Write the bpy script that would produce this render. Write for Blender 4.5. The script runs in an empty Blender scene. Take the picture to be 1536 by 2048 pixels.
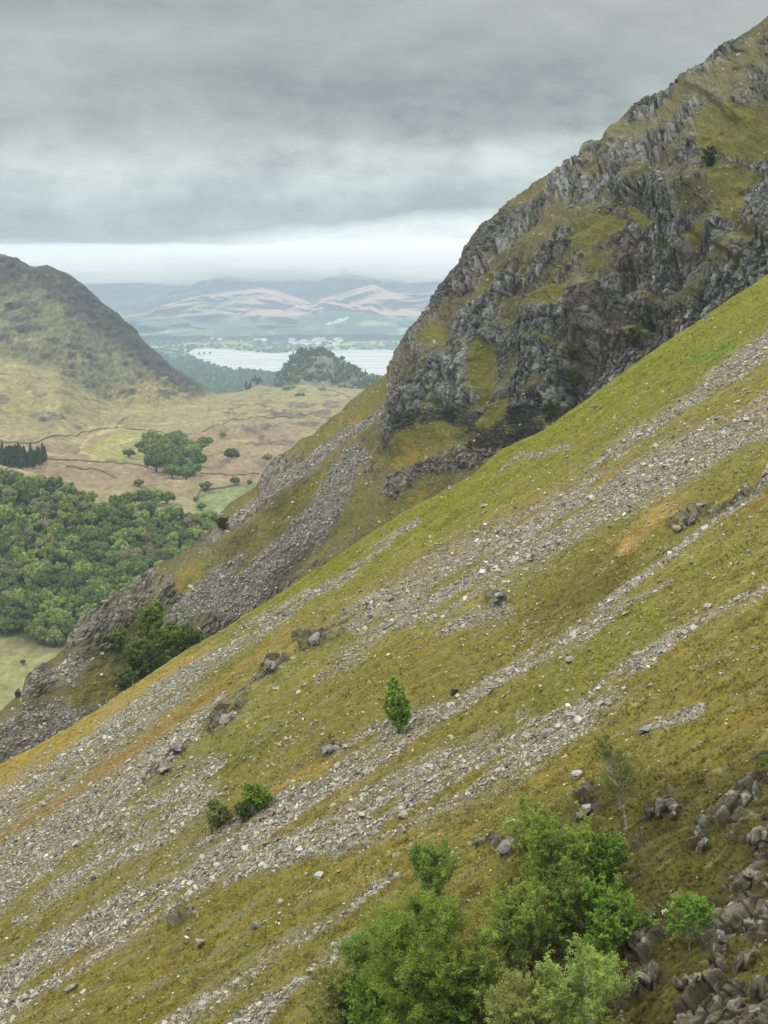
import bpy, math, random
import numpy as np
from mathutils import Vector, Matrix

rng = np.random.default_rng(11)
random.seed(11)
F = 1024 / math.tan(math.radians(20))          # focal length in photo pixels
PITCH = math.atan(434 / F)                     # horizon sits at row 590 of the photo
CAM = np.array([0.0, 0.0, 400.0])              # metres above sea level

sc = bpy.context.scene
col = sc.collection

# ------------------------------------------------------------------ camera
cd = bpy.data.cameras.new("camera")
cd.sensor_fit = 'VERTICAL'
cd.angle = math.radians(40)
cd.sensor_height = 24
cd.lens = 12 / math.tan(math.radians(20))
cd.clip_start = 0.5
cd.clip_end = 60000
cam = bpy.data.objects.new("camera", cd)
col.objects.link(cam)
cam.location = CAM.tolist()
cam.rotation_euler = (math.pi / 2 - PITCH, 0, 0)
sc.camera = cam

# ------------------------------------------------------------------ view + light
sc.view_settings.view_transform = 'Standard'
sc.view_settings.look = 'None'
sc.view_settings.gamma = 1
sc.view_settings.exposure = 0.22
sc.cycles.max_bounces = 5
sc.cycles.diffuse_bounces = 2
sc.cycles.volume_bounces = 1
sc.cycles.transparent_max_bounces = 6

SUN_EL, SUN_AZ = math.radians(52), math.radians(-62)   # azimuth from +Y, negative = left; sun over the left shoulder
sd = bpy.data.lights.new("sun", 'SUN')
sd.energy = 1.5
sd.angle = math.radians(10)
sd.color = (1.0, 0.94, 0.84)
sun = bpy.data.objects.new("sun", sd)
col.objects.link(sun)
SUN_DIR = Vector((math.sin(SUN_AZ) * math.cos(SUN_EL), -0.35 * math.cos(SUN_EL), math.sin(SUN_EL))).normalized()
sun.rotation_euler = SUN_DIR.to_track_quat('Z', 'Y').to_euler()

def lin(c):
    c = np.asarray(c, dtype=np.float64) / 255.0
    return np.where(c <= 0.04045, c / 12.92, ((c + 0.055) / 1.055) ** 2.4)

def build_world():
    w = bpy.data.worlds.new("World")
    sc.world = w
    w.use_nodes = True
    nt = w.node_tree
    nt.nodes.clear()
    N, L = nt.nodes.new, nt.links.new
    def m(op, a, b=None, c=None, clamp=False):
        n = N('ShaderNodeMath'); n.operation = op; n.use_clamp = clamp
        for k, v in enumerate((a, b, c)):
            if v is None: continue
            if isinstance(v, (int, float)): n.inputs[k].default_value = v
            else: L(v, n.inputs[k])
        return n.outputs[0]
    tc = N('ShaderNodeTexCoord')
    sx = N('ShaderNodeSeparateXYZ'); L(tc.outputs['Generated'], sx.inputs[0])
    X, Y, Z = sx.outputs
    hor = m('SQRT', m('ADD', m('MULTIPLY', X, X), m('MULTIPLY', Y, Y)))
    el = m('DIVIDE', Z, m('MAXIMUM', hor, 0.02))
    az = m('ARCTAN2', X, Y)
    # cloud noise on (azimuth, elevation), stretched along the horizon
    def noise(sx_, sy_, scale, detail, rough, off=0.0):
        cv = N('ShaderNodeCombineXYZ')
        L(m('MULTIPLY', az, sx_), cv.inputs[0]); L(m('MULTIPLY', m('MINIMUM', el, 3.0), sy_), cv.inputs[1])
        cv.inputs[2].default_value = off
        n = N('ShaderNodeTexNoise'); n.inputs['Scale'].default_value = scale
        n.inputs['Detail'].default_value = detail; n.inputs['Roughness'].default_value = rough
        L(cv.outputs[0], n.inputs['Vector'])
        return m('SUBTRACT', n.outputs['Fac'], 0.5)
    n1 = noise(4, 16, 1.3, 6, 0.55, 1.3)
    n2 = noise(10, 21, 1.7, 8, 0.62, 7.1)
    n3 = noise(3, 30, 1.0, 4, 0.5, 3.7)
    n4 = noise(22, 42, 1.5, 7, 0.6, 11.3)
    low = m('MULTIPLY', m('DIVIDE', m('SUBTRACT', el, 0.035), 0.03, clamp=True), m('SUBTRACT', 1.0, m('DIVIDE', m('SUBTRACT', el, 0.12), 0.08, clamp=True)))
    tilt = m('MULTIPLY', m('MAXIMUM', m('ADD', az, 0.17), 0.0), 0.10)
    elw = m('ADD', m('SUBTRACT', el, tilt), m('ADD', m('MULTIPLY', n2, 0.034), m('MULTIPLY', n3, 0.016)))
    cr = N('ShaderNodeValToRGB')
    mr = m('DIVIDE', m('ADD', elw, 0.05), 0.35, clamp=True)
    L(mr, cr.inputs[0])
    stops = [(-0.05, (150, 160, 165)), (-0.004, (214, 228, 230)), (0.010, (236, 239, 234)), (0.0275, (240, 241, 232)), (0.0345, (184, 190, 186)),
             (0.038, (142, 149, 146)), (0.048, (158, 164, 161)), (0.062, (170, 177, 173)), (0.085, (184, 190, 185)), (0.104, (160, 166, 163)),
             (0.125, (151, 156, 154)), (0.155, (157, 163, 161)), (0.185, (160, 168, 167)), (0.215, (174, 181, 180)), (0.30, (210, 208, 200))]
    e = cr.color_ramp.elements
    while len(e) < len(stops): e.new(0.5)
    for k, (v, c) in enumerate(stops):
        e[k].position = (v + 0.05) / 0.35
        e[k].color = (*(lin(c) * (1.02, 1.0, .94)), 1)
    # broad lighter and darker masses in the deck: (px, py, radius x, radius y, amount)
    blobs = [(40, 190, 170, 100, .10), (230, 350, 170, 60, .10), (1020, 350, 260, 38, .16), (1050, 255, 420, 36, -.17), (750, 180, 520, 60, -.10),
             (130, 40, 330, 36, -.10), (150, 470, 330, 28, -.08), (1420, 120, 250, 160, .07), (420, 260, 120, 70, .05), (700, 355, 90, 40, .06),
             (500, 420, 400, 26, -.04), (720, 505, 320, 40, .12), (300, 530, 260, 16, .06), (420, 120, 260, 40, .02), (870, 60, 300, 40, .01)]
    tot = m('MULTIPLY', n1, 0.62)
    tot = m('ADD', tot, m('MULTIPLY', m('MULTIPLY', n2, 1.25), m('SUBTRACT', 1.0, m('MULTIPLY', m('DIVIDE', m('SUBTRACT', el, 0.10), 0.06, clamp=True), 0.6))))
    tot = m('ADD', tot, m('MULTIPLY', m('MULTIPLY', n4, 0.85), low))
    for bx, by, rx, ry, a in blobs:
        dx = m('DIVIDE', m('SUBTRACT', m('ADD', az, m('MULTIPLY', n2, 0.08)), (bx - 768) / F), rx / F)
        dy = m('DIVIDE', m('SUBTRACT', m('ADD', el, m('MULTIPLY', n1, 0.03)), (590 - by) / F), ry / F)
        r2 = m('ADD', m('MULTIPLY', dx, dx), m('MULTIPLY', dy, dy))
        tot = m('ADD', tot, m('MULTIPLY', m('EXPONENT', m('MULTIPLY', r2, -1.0)), a * 2.8))
    # the deck brightens towards the zenith, as a real overcast does
    up = m('DIVIDE', m('SUBTRACT', el, 0.23), 0.8, clamp=True)
    gain = m('MULTIPLY', m('ADD', 1.0, tot), m('ADD', 1.0, m('MULTIPLY', up, 3.4)))
    gain = m('MULTIPLY', gain, SKY_GAIN)
    vm = N('ShaderNodeVectorMath'); vm.operation = 'SCALE'
    L(cr.outputs[0], vm.inputs[0]); L(gain, vm.inputs['Scale'])
    # below the horizon: dim ground colour
    below = m('DIVIDE', m('ADD', el, 0.10), 0.05, clamp=True)
    mx = N('ShaderNodeMix'); mx.data_type = 'RGBA'
    L(below, mx.inputs[0]); mx.inputs[6].default_value = (0.08, 0.09, 0.07, 1); L(vm.outputs[0], mx.inputs[7])
    sky = N('ShaderNodeTexSky'); sky.sky_type = 'NISHITA'; sky.sun_disc = False
    sky.sun_elevation = SUN_EL; sky.sun_rotation = math.atan2(SUN_DIR.x, SUN_DIR.y); sky.altitude = 400
    bg1 = N('ShaderNodeBackground'); L(sky.outputs[0], bg1.inputs[0]); bg1.inputs[1].default_value = 0.06
    bg2 = N('ShaderNodeBackground'); L(mx.outputs[2], bg2.inputs[0]); bg2.inputs[1].default_value = 1.0
    mix = N('ShaderNodeMixShader'); mix.inputs[0].default_value = 0.94
    L(bg1.outputs[0], mix.inputs[1]); L(bg2.outputs[0], mix.inputs[2])
    out = N('ShaderNodeOutputWorld'); L(mix.outputs[0], out.inputs[0])
    w.cycles.sampling_method = 'MANUAL'
    w.cycles.sample_map_resolution = 1024
SKY_GAIN = 0.96
build_world()

# ------------------------------------------------------------------ helpers: noise
def _hash(ix, iy, iz, seed):
    h = (ix.astype(np.int64) * 374761393 + iy.astype(np.int64) * 668265263 + iz.astype(np.int64) * 2246822519 + seed * 3266489917) & 0xFFFFFFFF
    h = ((h ^ (h >> 13)) * 1274126177) & 0xFFFFFFFF
    h = ((h ^ (h >> 15)) * 2246822519) & 0xFFFFFFFF
    return h ^ (h >> 16)

def perlin(x, y, z, seed=0):
    x = np.asarray(x, dtype=np.float64); y = np.broadcast_to(y, x.shape); z = np.broadcast_to(z, x.shape)
    x0, y0, z0 = np.floor(x), np.floor(y), np.floor(z)
    fx, fy, fz = (x - x0).astype(np.float32), (y - y0).astype(np.float32), (z - z0).astype(np.float32)
    ux, uy, uz = [f * f * f * (f * (f * 6 - 15) + 10) for f in (fx, fy, fz)]
    res = np.zeros(x.shape, np.float32)
    for dx in (0, 1):
        wx = ux if dx else 1 - ux
        for dy in (0, 1):
            wy = uy if dy else 1 - uy
            for dz in (0, 1):
                wz = uz if dz else 1 - uz
                h = _hash(x0 + dx, y0 + dy, z0 + dz, seed)
                g = ((h & 1023) / 511.5 - 1) * (fx - dx) + (((h >> 10) & 1023) / 511.5 - 1) * (fy - dy) + (((h >> 20) & 1023) / 511.5 - 1) * (fz - dz)
                res += (wx * wy * wz * g).astype(np.float32)
    return res * 1.3

def fbm(x, y, z=0.0, octv=4, seed=0, gain=0.5, ridged=False):
    s, a, f = 0, 1.0, 1.0
    tot = 0
    for k in range(octv):
        n = perlin(np.asarray(x) * f, np.asarray(y) * f, np.asarray(z) * f, seed + k * 17)
        if ridged: n = 1 - 2 * np.abs(n) * 1.4
        s = s + a * n; tot += a; a *= gain; f *= 2.03
    return s / tot

def voronoi(u, v, seed=0, jit=0.9):
    u0, v0 = np.floor(u), np.floor(v)
    f1 = np.full(u.shape, 9.0, np.float32); f2 = f1.copy(); idr = np.zeros(u.shape, np.float32); id2 = idr.copy()
    lx = idr.copy(); ly = idr.copy()
    for dx in (-1, 0, 1):
        for dy in (-1, 0, 1):
            h = _hash(u0 + dx, v0 + dy, u0 * 0, seed)
            cx = dx + 0.5 + jit * ((h & 1023) / 1023 - 0.5); cy = dy + 0.5 + jit * (((h >> 10) & 1023) / 1023 - 0.5)
            ex = (cx - (u - u0)).astype(np.float32); ey = (cy - (v - v0)).astype(np.float32)
            d = np.sqrt(ex * ex + ey * ey)
            closer = d < f1
            f2 = np.where(closer, f1, np.minimum(f2, d))
            idr = np.where(closer, ((h >> 20) & 1023) / 1023, idr); id2 = np.where(closer, ((h >> 5) & 1023) / 1023, id2)
            lx = np.where(closer, ex, lx); ly = np.where(closer, ey, ly)
            f1 = np.where(closer, d, f1)
    return f1, f2, idr, id2, lx, ly

def sstep(a, b, x):
    t = np.clip((x - a) / (b - a), 0, 1)
    return t * t * (3 - 2 * t)

def seg(px, py, pts):
    """distance of every point to a polyline, and the polyline's own width at the nearest place"""
    best = np.full(px.shape, 1e9); wid = np.zeros(px.shape)
    for k in range(len(pts) - 1):
        ax, ay = pts[k][:2]; bx, by = pts[k + 1][:2]
        wa = pts[k][2] if len(pts[k]) > 2 else 1.0; wb = pts[k + 1][2] if len(pts[k + 1]) > 2 else 1.0
        dx, dy = bx - ax, by - ay
        t = np.clip(((px - ax) * dx + (py - ay) * dy) / (dx * dx + dy * dy + 1e-9), 0, 1)
        d = np.hypot(px - ax - t * dx, py - ay - t * dy)
        c = d < best
        best = np.where(c, d, best); wid = np.where(c, wa + (wb - wa) * t, wid)
    return best, wid

def line_mask(px, py, pts, soft=0.35):
    d, w = seg(px, py, pts)
    return 1 - sstep(1 - soft, 1 + soft, d / np.maximum(w, 0.5))

def poly_mask(px, py, pts, soft=8):
    inside = np.zeros(px.shape, bool)
    n = len(pts)
    for k in range(n):
        ax, ay = pts[k]; bx, by = pts[(k + 1) % n]
        if ay == by: continue
        c = ((ay > py) != (by > py)) & (px < (bx - ax) * (py - ay) / (by - ay) + ax)
        inside ^= c
    d, _ = seg(px, py, list(pts) + [pts[0]])
    return sstep(-soft, soft, np.where(inside, d, -d))

def curve(xs, pts, k=1):
    p = np.array(pts, float)
    return np.interp(xs, p[:, 0], p[:, k])

# ------------------------------------------------------------------ helpers: rays
CP, SP = math.cos(PITCH), math.sin(PITCH)
def rays(px, py):
    vx = (np.asarray(px, float) - 768) / F; vy = -(np.asarray(py, float) - 1024) / F
    vx, vy = np.broadcast_arrays(vx, vy)
    return np.stack([vx, vy * SP + CP, vy * CP - SP], -1)
def at(px, py, dist):
    r = rays(px, py)
    return CAM + r * (np.asarray(dist, float) / r[..., 1])[..., None]

def A(r, g, b, k=0.55):
    """albedo of a surface that looks (r, g, b) under this sky"""
    return (lin((r, g, b)) * k)

# ------------------------------------------------------------------ helpers: meshes and materials
def mesh_obj(name, verts, faces_flat, n_per, color=None, mat=None, smooth=False, parent=None, color2=None):
    me = bpy.data.meshes.new(name)
    verts = np.ascontiguousarray(verts, dtype=np.float32).reshape(-1, 3)
    faces_flat = np.ascontiguousarray(faces_flat, dtype=np.int32).ravel()
    nf = len(faces_flat) // n_per
    me.vertices.add(len(verts)); me.vertices.foreach_set('co', verts.ravel())
    me.loops.add(len(faces_flat)); me.loops.foreach_set('vertex_index', faces_flat)
    me.polygons.add(nf)
    me.polygons.foreach_set('loop_start', np.arange(0, nf * n_per, n_per, dtype=np.int32))
    me.polygons.foreach_set('loop_total', np.full(nf, n_per, dtype=np.int32))
    me.polygons.foreach_set('use_smooth', np.full(nf, smooth, dtype=bool))
    if color is not None:
        ca = me.color_attributes.new('Col', 'FLOAT_COLOR', 'POINT')
        c4 = np.ones((len(verts), 4), np.float32); c4[:, :3] = np.asarray(color).reshape(-1, 3)
        ca.data.foreach_set('color', c4.ravel())
    me.update(calc_edges=True)
    me.validate()
    if mat: me.materials.append(mat)
    o = bpy.data.objects.new(name, me)
    col.objects.link(o)
    if parent is not None: o.parent = parent
    return o

def grid_obj(name, P, color, mat, smooth=True):
    nr, nc = P.shape[:2]
    i = np.arange(nr * nc).reshape(nr, nc)
    f = np.stack([i[:-1, :-1], i[1:, :-1], i[1:, 1:], i[:-1, 1:]], -1)
    # origin at the sheet's own middle, so the numbers stay small
    c = P.reshape(-1, 3).mean(0)
    o = mesh_obj(name, P - c, f, 4, color, mat, smooth)
    o.location = c.tolist()
    return o

def tag(o, label=None, cat=None, group=None, kind=None):
    if label: o['label'] = label
    if cat: o['category'] = cat
    if group: o['group'] = group
    if kind: o['kind'] = kind
    return o

def empty(name, loc=(0, 0, 0)):
    o = bpy.data.objects.new(name, None)
    o.location = tuple(float(v) for v in loc)
    o.empty_display_size = 0.3
    col.objects.link(o)
    return o

def mat_ground(name, scale=6.0, amp=0.5, bump=0.3, bdist=0.1, rough=0.95, detail=8, scale2=None):
    """albedo carried by the mesh, broken up by fine noise and relief"""
    m = bpy.data.materials.new(name); m.use_nodes = True
    nt = m.node_tree; N, L = nt.nodes.new, nt.links.new
    b = nt.nodes['Principled BSDF']
    at_ = N('ShaderNodeAttribute'); at_.attribute_name = 'Col'
    tc = N('ShaderNodeTexCoord')
    n1 = N('ShaderNodeTexNoise'); n1.inputs['Scale'].default_value = scale; n1.inputs['Detail'].default_value = detail; n1.inputs['Roughness'].default_value = 0.65
    L(tc.outputs['Object'], n1.inputs['Vector'])
    mr = N('ShaderNodeMapRange'); mr.inputs[1].default_value = 0.28; mr.inputs[2].default_value = 0.72
    mr.inputs[3].default_value = 1 - amp; mr.inputs[4].default_value = 1 + amp
    L(n1.outputs['Fac'], mr.inputs[0])
    vm = N('ShaderNodeVectorMath'); vm.operation = 'SCALE'
    L(at_.outputs['Color'], vm.inputs[0]); L(mr.outputs[0], vm.inputs['Scale'])
    L(vm.outputs[0], b.inputs['Base Color'])
    b.inputs['Roughness'].default_value = rough
    b.inputs['Specular IOR Level'].default_value = 0.15
    if bump:
        bp = N('ShaderNodeBump'); bp.inputs['Strength'].default_value = bump; bp.inputs['Distance'].default_value = bdist
        n2 = N('ShaderNodeTexNoise'); n2.inputs['Scale'].default_value = (scale2 or scale * 1.7); n2.inputs['Detail'].default_value = 6; n2.inputs['Roughness'].default_value = 0.7
        L(tc.outputs['Object'], n2.inputs['Vector'])
        L(n2.outputs['Fac'], bp.inputs['Height']); L(bp.outputs[0], b.inputs['Normal'])
    return m

def mat_leaf(name, transl=0.3, rand=0.25):
    m = bpy.data.materials.new(name); m.use_nodes = True
    nt = m.node_tree; N, L = nt.nodes.new, nt.links.new
    nt.nodes.remove(nt.nodes['Principled BSDF'])
    out = nt.nodes['Material Output']
    at_ = N('ShaderNodeAttribute'); at_.attribute_name = 'Col'
    oi = N('ShaderNodeObjectInfo')
    mr = N('ShaderNodeMapRange'); mr.inputs[3].default_value = 1 - rand; mr.inputs[4].default_value = 1 + rand
    L(oi.outputs['Random'], mr.inputs[0])
    vm = N('ShaderNodeVectorMath'); vm.operation = 'SCALE'
    L(at_.outputs['Color'], vm.inputs[0]); L(mr.outputs[0], vm.inputs['Scale'])
    d = N('ShaderNodeBsdfDiffuse'); t = N('ShaderNodeBsdfTranslucent'); mx = N('ShaderNodeMixShader')
    mx.inputs[0].default_value = transl
    L(vm.outputs[0], d.inputs[0]); L(vm.outputs[0], t.inputs[0])
    L(d.outputs[0], mx.inputs[1]); L(t.outputs[0], mx.inputs[2]); L(mx.outputs[0], out.inputs[0])
    return m

class Sheet:
    def __init__(s, pxs, py, P): s.pxs, s.py, s.P = pxs, py, P
    def idx(s, px, py):
        j = int(np.argmin(np.abs(s.pxs - px)))
        i = int(np.argmin(np.abs(s.py[:, j] - py)))
        return i, j
    def at(s, px, py):
        i, j = s.idx(px, py)
        return s.P[i, j].copy()

def normals(P):
    du = np.gradient(P, axis=0); dv = np.gradient(P, axis=1)
    n = np.cross(dv, du)
    n /= np.linalg.norm(n, axis=-1, keepdims=True) + 1e-9
    # towards the camera
    s = np.sign(np.sum(n * (CAM - P), -1, keepdims=True)); s[s == 0] = 1
    return n * s

def blend(c, col_, m):
    return c * (1 - m[..., None]) + np.asarray(col_) * m[..., None]
# ------------------------------------------------------------------ the near scree slope
TH, AZ = math.radians(31), math.radians(12)
G = np.array([math.cos(AZ), math.sin(AZ), 0.0])      # horizontally uphill
C_ = np.array([-math.sin(AZ), math.cos(AZ), 0.0])    # along the contour, away from the camera
NRM = np.array([-math.sin(TH) * math.cos(AZ), -math.sin(TH) * math.sin(AZ), math.cos(TH)])
H1 = 45.0
EDGE = [(-900, 2080), (-400, 1740), (-170, 1628), (0, 1530), (100, 1478), (193, 1422), (316, 1338), (390, 1291), (488, 1233), (600, 1162), (801, 1027), (856, 1000),
        (947, 949), (1007, 899), (1095, 857), (1173, 800), (1309, 701), (1413, 633), (1536, 549), (1720, 415), (3000, -480), (4200, -1300)]

def plane_pt(px, py):
    r = rays(px, py)
    k = H1 / (math.tan(TH) * (r @ G) - r[..., 2])
    return CAM + r * k[..., None]

def build_slope():
    pxs = np.concatenate([np.linspace(-900, -170, 70, endpoint=False), np.arange(-170, 1710, 2.0), np.arange(1710, 2300, 6), np.linspace(2300, 4200, 110)])
    edge = curve(pxs, EDGE) + 3 * fbm(pxs / 40, pxs * 0, 0, 3, 5)
    t = np.linspace(0, 1, 860) ** 1.12
    py = edge[None, :] + (2260 - edge[None, :]) * t[:, None]
    py = np.concatenate([py, py[-1:] + np.linspace(12, 1500, 60)[:, None]], 0)
    t = np.concatenate([t, np.full(60, 1.0)])
    px = np.broadcast_to(pxs[None, :], py.shape)
    P = plane_pt(px, py)
    a = (P - CAM) @ G; b = (P - CAM) @ C_
    dist = P[..., 1]
    # wandering coordinates for the masks
    wob = fbm(a / 6, b / 3, 0, 4, 31)
    wx = px + wob * 22; wy = py + fbm(a / 5, b / 2.5, 0, 4, 47) * 22
    # ---------------- scree runs
    strips = [
        [(832, 1043, 5), (760, 1100, 8), (690, 1160, 10), (600, 1212, 11), (504, 1268, 15), (420, 1325, 18), (340, 1385, 24), (250, 1452, 28), (150, 1522, 26), (50, 1590, 30), (-170, 1720, 36)],
        [(1900, 440, 22), (1536, 690, 20), (1400, 785, 14), (1300, 850, 15), (1220, 905, 13), (1160, 960, 6)],
        [(1256, 831, 2), (1190, 872, 4), (1040, 915, 7), (990, 945, 2)],
        [(1170, 945, 3), (1110, 1000, 4), (1050, 1040, 3), (960, 1090, 2)],
        [(1800, 640, 50), (1536, 835, 38), (1430, 880, 35), (1300, 955, 36), (1170, 1012, 40), (1060, 1075, 46), (940, 1140, 48), (850, 1195, 44), (780, 1225, 34), (690, 1262, 14)],
        [(1000, 1215, 12), (940, 1240, 14), (880, 1262, 10)],
        [(1900, 720, 10), (1536, 955, 9), (1420, 1032, 11), (1330, 1105, 11), (1240, 1172, 12), (1180, 1228, 15), (1130, 1262, 18), (1050, 1308, 16), (960, 1355, 15), (900, 1398, 16), (830, 1430, 24), (760, 1482, 26), (700, 1528, 27), (640, 1572, 14), (560, 1612, 22), (480, 1670, 26), (400, 1728, 34), (330, 1775, 36), (250, 1826, 36), (180, 1865, 36), (100, 1912, 38), (0, 1972, 46), (-170, 2070, 60)],
        [(445, 1415, 18), (370, 1490, 26), (300, 1555, 36), (220, 1612, 46), (140, 1668, 44), (60, 1720, 44), (-170, 1860, 50)],
        [(440, 1525, 10), (390, 1590, 40), (320, 1650, 40), (240, 1700, 24), (120, 1770, 16), (30, 1830, 12)],
        [(1400, 1415, 10), (1290, 1450, 12), (1240, 1462, 4)],
        [(1180, 1440, 10), (1090, 1480, 26), (1010, 1520, 44), (930, 1550, 46), (850, 1580, 44), (760, 1625, 44), (690, 1670, 34), (600, 1690, 24), (520, 1722, 20), (450, 1765, 8)],
        [(1536, 1170, 6), (1440, 1215, 8), (1310, 1300, 16), (1240, 1370, 22), (1150, 1430, 16), (1040, 1440, 8)],
        [(1340, 1165, 5), (1250, 1205, 6), (1180, 1260, 8), (1120, 1310, 8)],
        [(790, 1745, 8), (700, 1808, 9), (620, 1860, 12), (560, 1900, 12), (470, 1965, 14), (400, 2010, 14), (300, 2080, 18)],
        [(720, 1868, 8), (640, 1925, 14), (570, 1975, 16), (490, 2050, 24), (400, 2130, 30)],
        [(760, 1270, 12), (690, 1330, 12), (640, 1370, 6)],
    ]
    weight = [.85, 1, .55, .6, 1.1, .8, 1.15, .85, .65, .8, .92, .75, .55, .8, .85, .45]
    scree = np.zeros(px.shape)
    for s, w in zip(strips, weight):
        scree = np.maximum(scree, w * line_mask(wx, wy, [q[:2] + (q[2] * 1.12,) for q in s], 0.75))
    brk = fbm(a / 9, b / 2.2, 0, 4, 71)                       # grassy breaks, drawn out down the slope
    scree = np.clip(scree * (1.2 - 1.25 * sstep(-.08, 0.36, brk + .5 * fbm(a / 3, b / .9, 0, 3, 73))), 0, 1)
    sprinkle = sstep(0.12, 0.5, fbm(a / 7, b / 2.6, 0, 4, 81) + 0.25 * fbm(a / 30, b / 18, 0, 2, 83))
    lowfield = sstep(1100, 1500, py + 0.15 * (px - 700))
    sprinkle = sprinkle * (0.25 + 0.5 * lowfield)
    # ---------------- the craggy corner at the lower right
    crag = poly_mask(px + wob * 30, py, [(990, 1800), (1060, 1640), (1150, 1600), (1240, 1545), (1330, 1560), (1420, 1540), (1536, 1500), (1800, 1420), (1800, 2300), (960, 2300), (980, 1950)], 40)
    cn = fbm(a / 3.0 + 3, b / 2.2, 0, 4, 91)
    spots = np.zeros(px.shape)
    for pts in [[(1290, 1640), (1300, 1590), (1350, 1570), (1375, 1620), (1340, 1650)], [(1470, 1700), (1450, 1600), (1480, 1550), (1560, 1540), (1600, 1700), (1520, 1720)],
                [(1420, 1960), (1400, 1900), (1430, 1820), (1480, 1790), (1600, 1760), (1620, 1900), (1500, 1930)], [(1260, 1990), (1250, 1900), (1290, 1870), (1325, 1930), (1300, 2000)],
                [(1340, 2048), (1350, 1960), (1420, 1950), (1600, 1960), (1620, 2120), (1340, 2120)], [(1150, 1640), (1170, 1600), (1210, 1600), (1200, 1640)],
                [(1380, 1700), (1390, 1640), (1420, 1640), (1430, 1710)], [(1450, 1790), (1440, 1740), (1600, 1690), (1620, 1780)]]:
        spots = np.maximum(spots, poly_mask(wx, wy, pts, 16))
    rock = crag * sstep(0.18, 0.34, spots * 0.36 + cn * 1.7 - 0.10)
    # rocky ribs half way up
    ribs = np.zeros(px.shape)
    for pts in [[(300, 1580, 6), (370, 1520, 12), (400, 1500, 6)], [(440, 1470, 16), (475, 1440, 20), (500, 1400, 12)], [(520, 1380, 10), (560, 1345, 20), (580, 1335, 12)],
                [(620, 1310, 10), (660, 1290, 14), (700, 1275, 8)], [(640, 1500, 14), (670, 1490, 16)], [(1330, 1035, 8), (1380, 1015, 12), (1430, 1000, 8), (1500, 965, 7)],
                [(600, 1290, 5), (700, 1245, 7), (735, 1230, 6)], [(980, 1200, 10), (1005, 1190, 10)], [(960, 1700, 5), (1010, 1690, 8)], [(350, 1850, 8), (390, 1825, 9)]]:
        ribs = np.maximum(ribs, line_mask(wx, wy, pts, 0.5))
    ribs = ribs * sstep(-0.25, 0.1, fbm(a / 2, b / 1.2, 0, 3, 95))
    rock = np.maximum(rock, ribs)
    scree = scree * (1 - crag)
    # ---------------- relief
    far = np.clip(dist / 120, 0.45, 1.2)
    fade = sstep(0, 0.05, t)[:, None] * 0.7 + 0.3
    h = 0.9 * far * fade * fbm(a / 34, b / 12, 0, 3, 11) + 0.28 * far * fbm(a / 8, b / 3.2, 0, 3, 13)
    ribband = line_mask(px, py, [(250, 1640, 30), (370, 1530, 40), (480, 1440, 50), (570, 1345, 50), (700, 1260, 40), (760, 1220, 20)], 0.8)
    h += 0.8 * ribband
    gully = line_mask(px, py, [(1180, 1235, 30), (1050, 1312, 30), (900, 1400, 34), (700, 1535, 46), (480, 1675, 50), (250, 1830, 70), (0, 1975, 80)], 0.9)
    h -= 0.55 * gully * far
    hollow = line_mask(px, py, [(1500, 970, 20), (1300, 1085, 30), (1180, 1165, 46), (1040, 1240, 46), (900, 1340, 40), (800, 1420, 30)], 0.9)
    h -= 0.9 * hollow
    # tussocks
    tus = np.abs(fbm(a / 1.1, b / 0.8, 0, 2, 17)); tf = fbm(a / 0.42, b / 0.34, 0, 2, 19)
    grassy = (1 - scree) * (1 - rock)
    h += grassy * (0.34 * tus + 0.09 * tf + .30 * fbm(a / 2.6, b / 1.5, 0, 3, 20))
    f1, f2, r1, r2, lx, ly = voronoi(a / 0.34 + .8 * wob, b / 0.30, 21)
    h += scree * (0.16 * (r1 - 0.5) + 0.10 * (0.6 - f1))
    # broken rock: tilted blocks, in three sizes
    g1, g2, q1, q2, gx, gy = voronoi(a / 3.4 + 0.3 * wob, b / 1.5, 23)
    k1, k2, s1, s2, kx, ky = voronoi(a / 1.2, b / 0.6 + 0.2 * wob, 25)
    blocks = (q1 - 0.5) * 1.3 + (q2 - 0.5) * gx * 1.1 + (s1 - 0.5) * 0.6 + (s2 - 0.5) * kx * 0.5 - 0.35 * (1 - sstep(0, 0.12, g2 - g1)) - 0.18 * (1 - sstep(0, 0.14, k2 - k1))
    blocks += 0.35 * fbm(a / 1.5, b / 1.2, 0, 4, 29, ridged=True)
    e1, e2, z1, z2, zx, zy = voronoi(a / .85 + .2 * wob, b / .5, 27)
    blocks += (z1 - .5) * .3 + (z2 - .5) * zx * .3 - .12 * (1 - sstep(0, .16, e2 - e1))
    h += crag * (1.1 * fbm(a / 9, b / 5, 0, 3, 33) + 0.4 * fbm(a / 3, b / 2, 0, 3, 35))
    h += rock * (0.25 + 0.62 * blocks)
    h += crag * (1 - rock) * 0.12 * blocks
    h = np.where(t[:, None] < 0.004, h * 0.4, h)
    Pd = P + NRM * h[..., None]
    # ---------------- colour
    big = fbm(a / 22, b / 7, 0, 4, 51); mid = fbm(a / 5, b / 1.8, 0, 4, 53); fine = fbm(a / 0.9, b / 0.7, 0, 3, 55)
    c = np.zeros(P.shape) + A(132, 131, 72)
    c = blend(c, A(142, 118, 66), .75 * sstep(0.0, 0.45, big + 0.5 * mid))
    c = blend(c, A(100, 106, 52), sstep(0.05, 0.45, -big + 0.5 * mid))
    c = blend(c, A(164, 156, 112), 0.9 * sstep(0.12, 0.5, fbm(a / 12, b / 2.0, 0, 4, 57)))
    # bright mossy green along the top edge
    e = py - edge[None, :]
    top = (1 - sstep(25, 150, e + 50 * big + 30 * mid)) * sstep(380, 560, px)
    c = blend(c, A(124, 130, 50), 0.85 * top)
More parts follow.
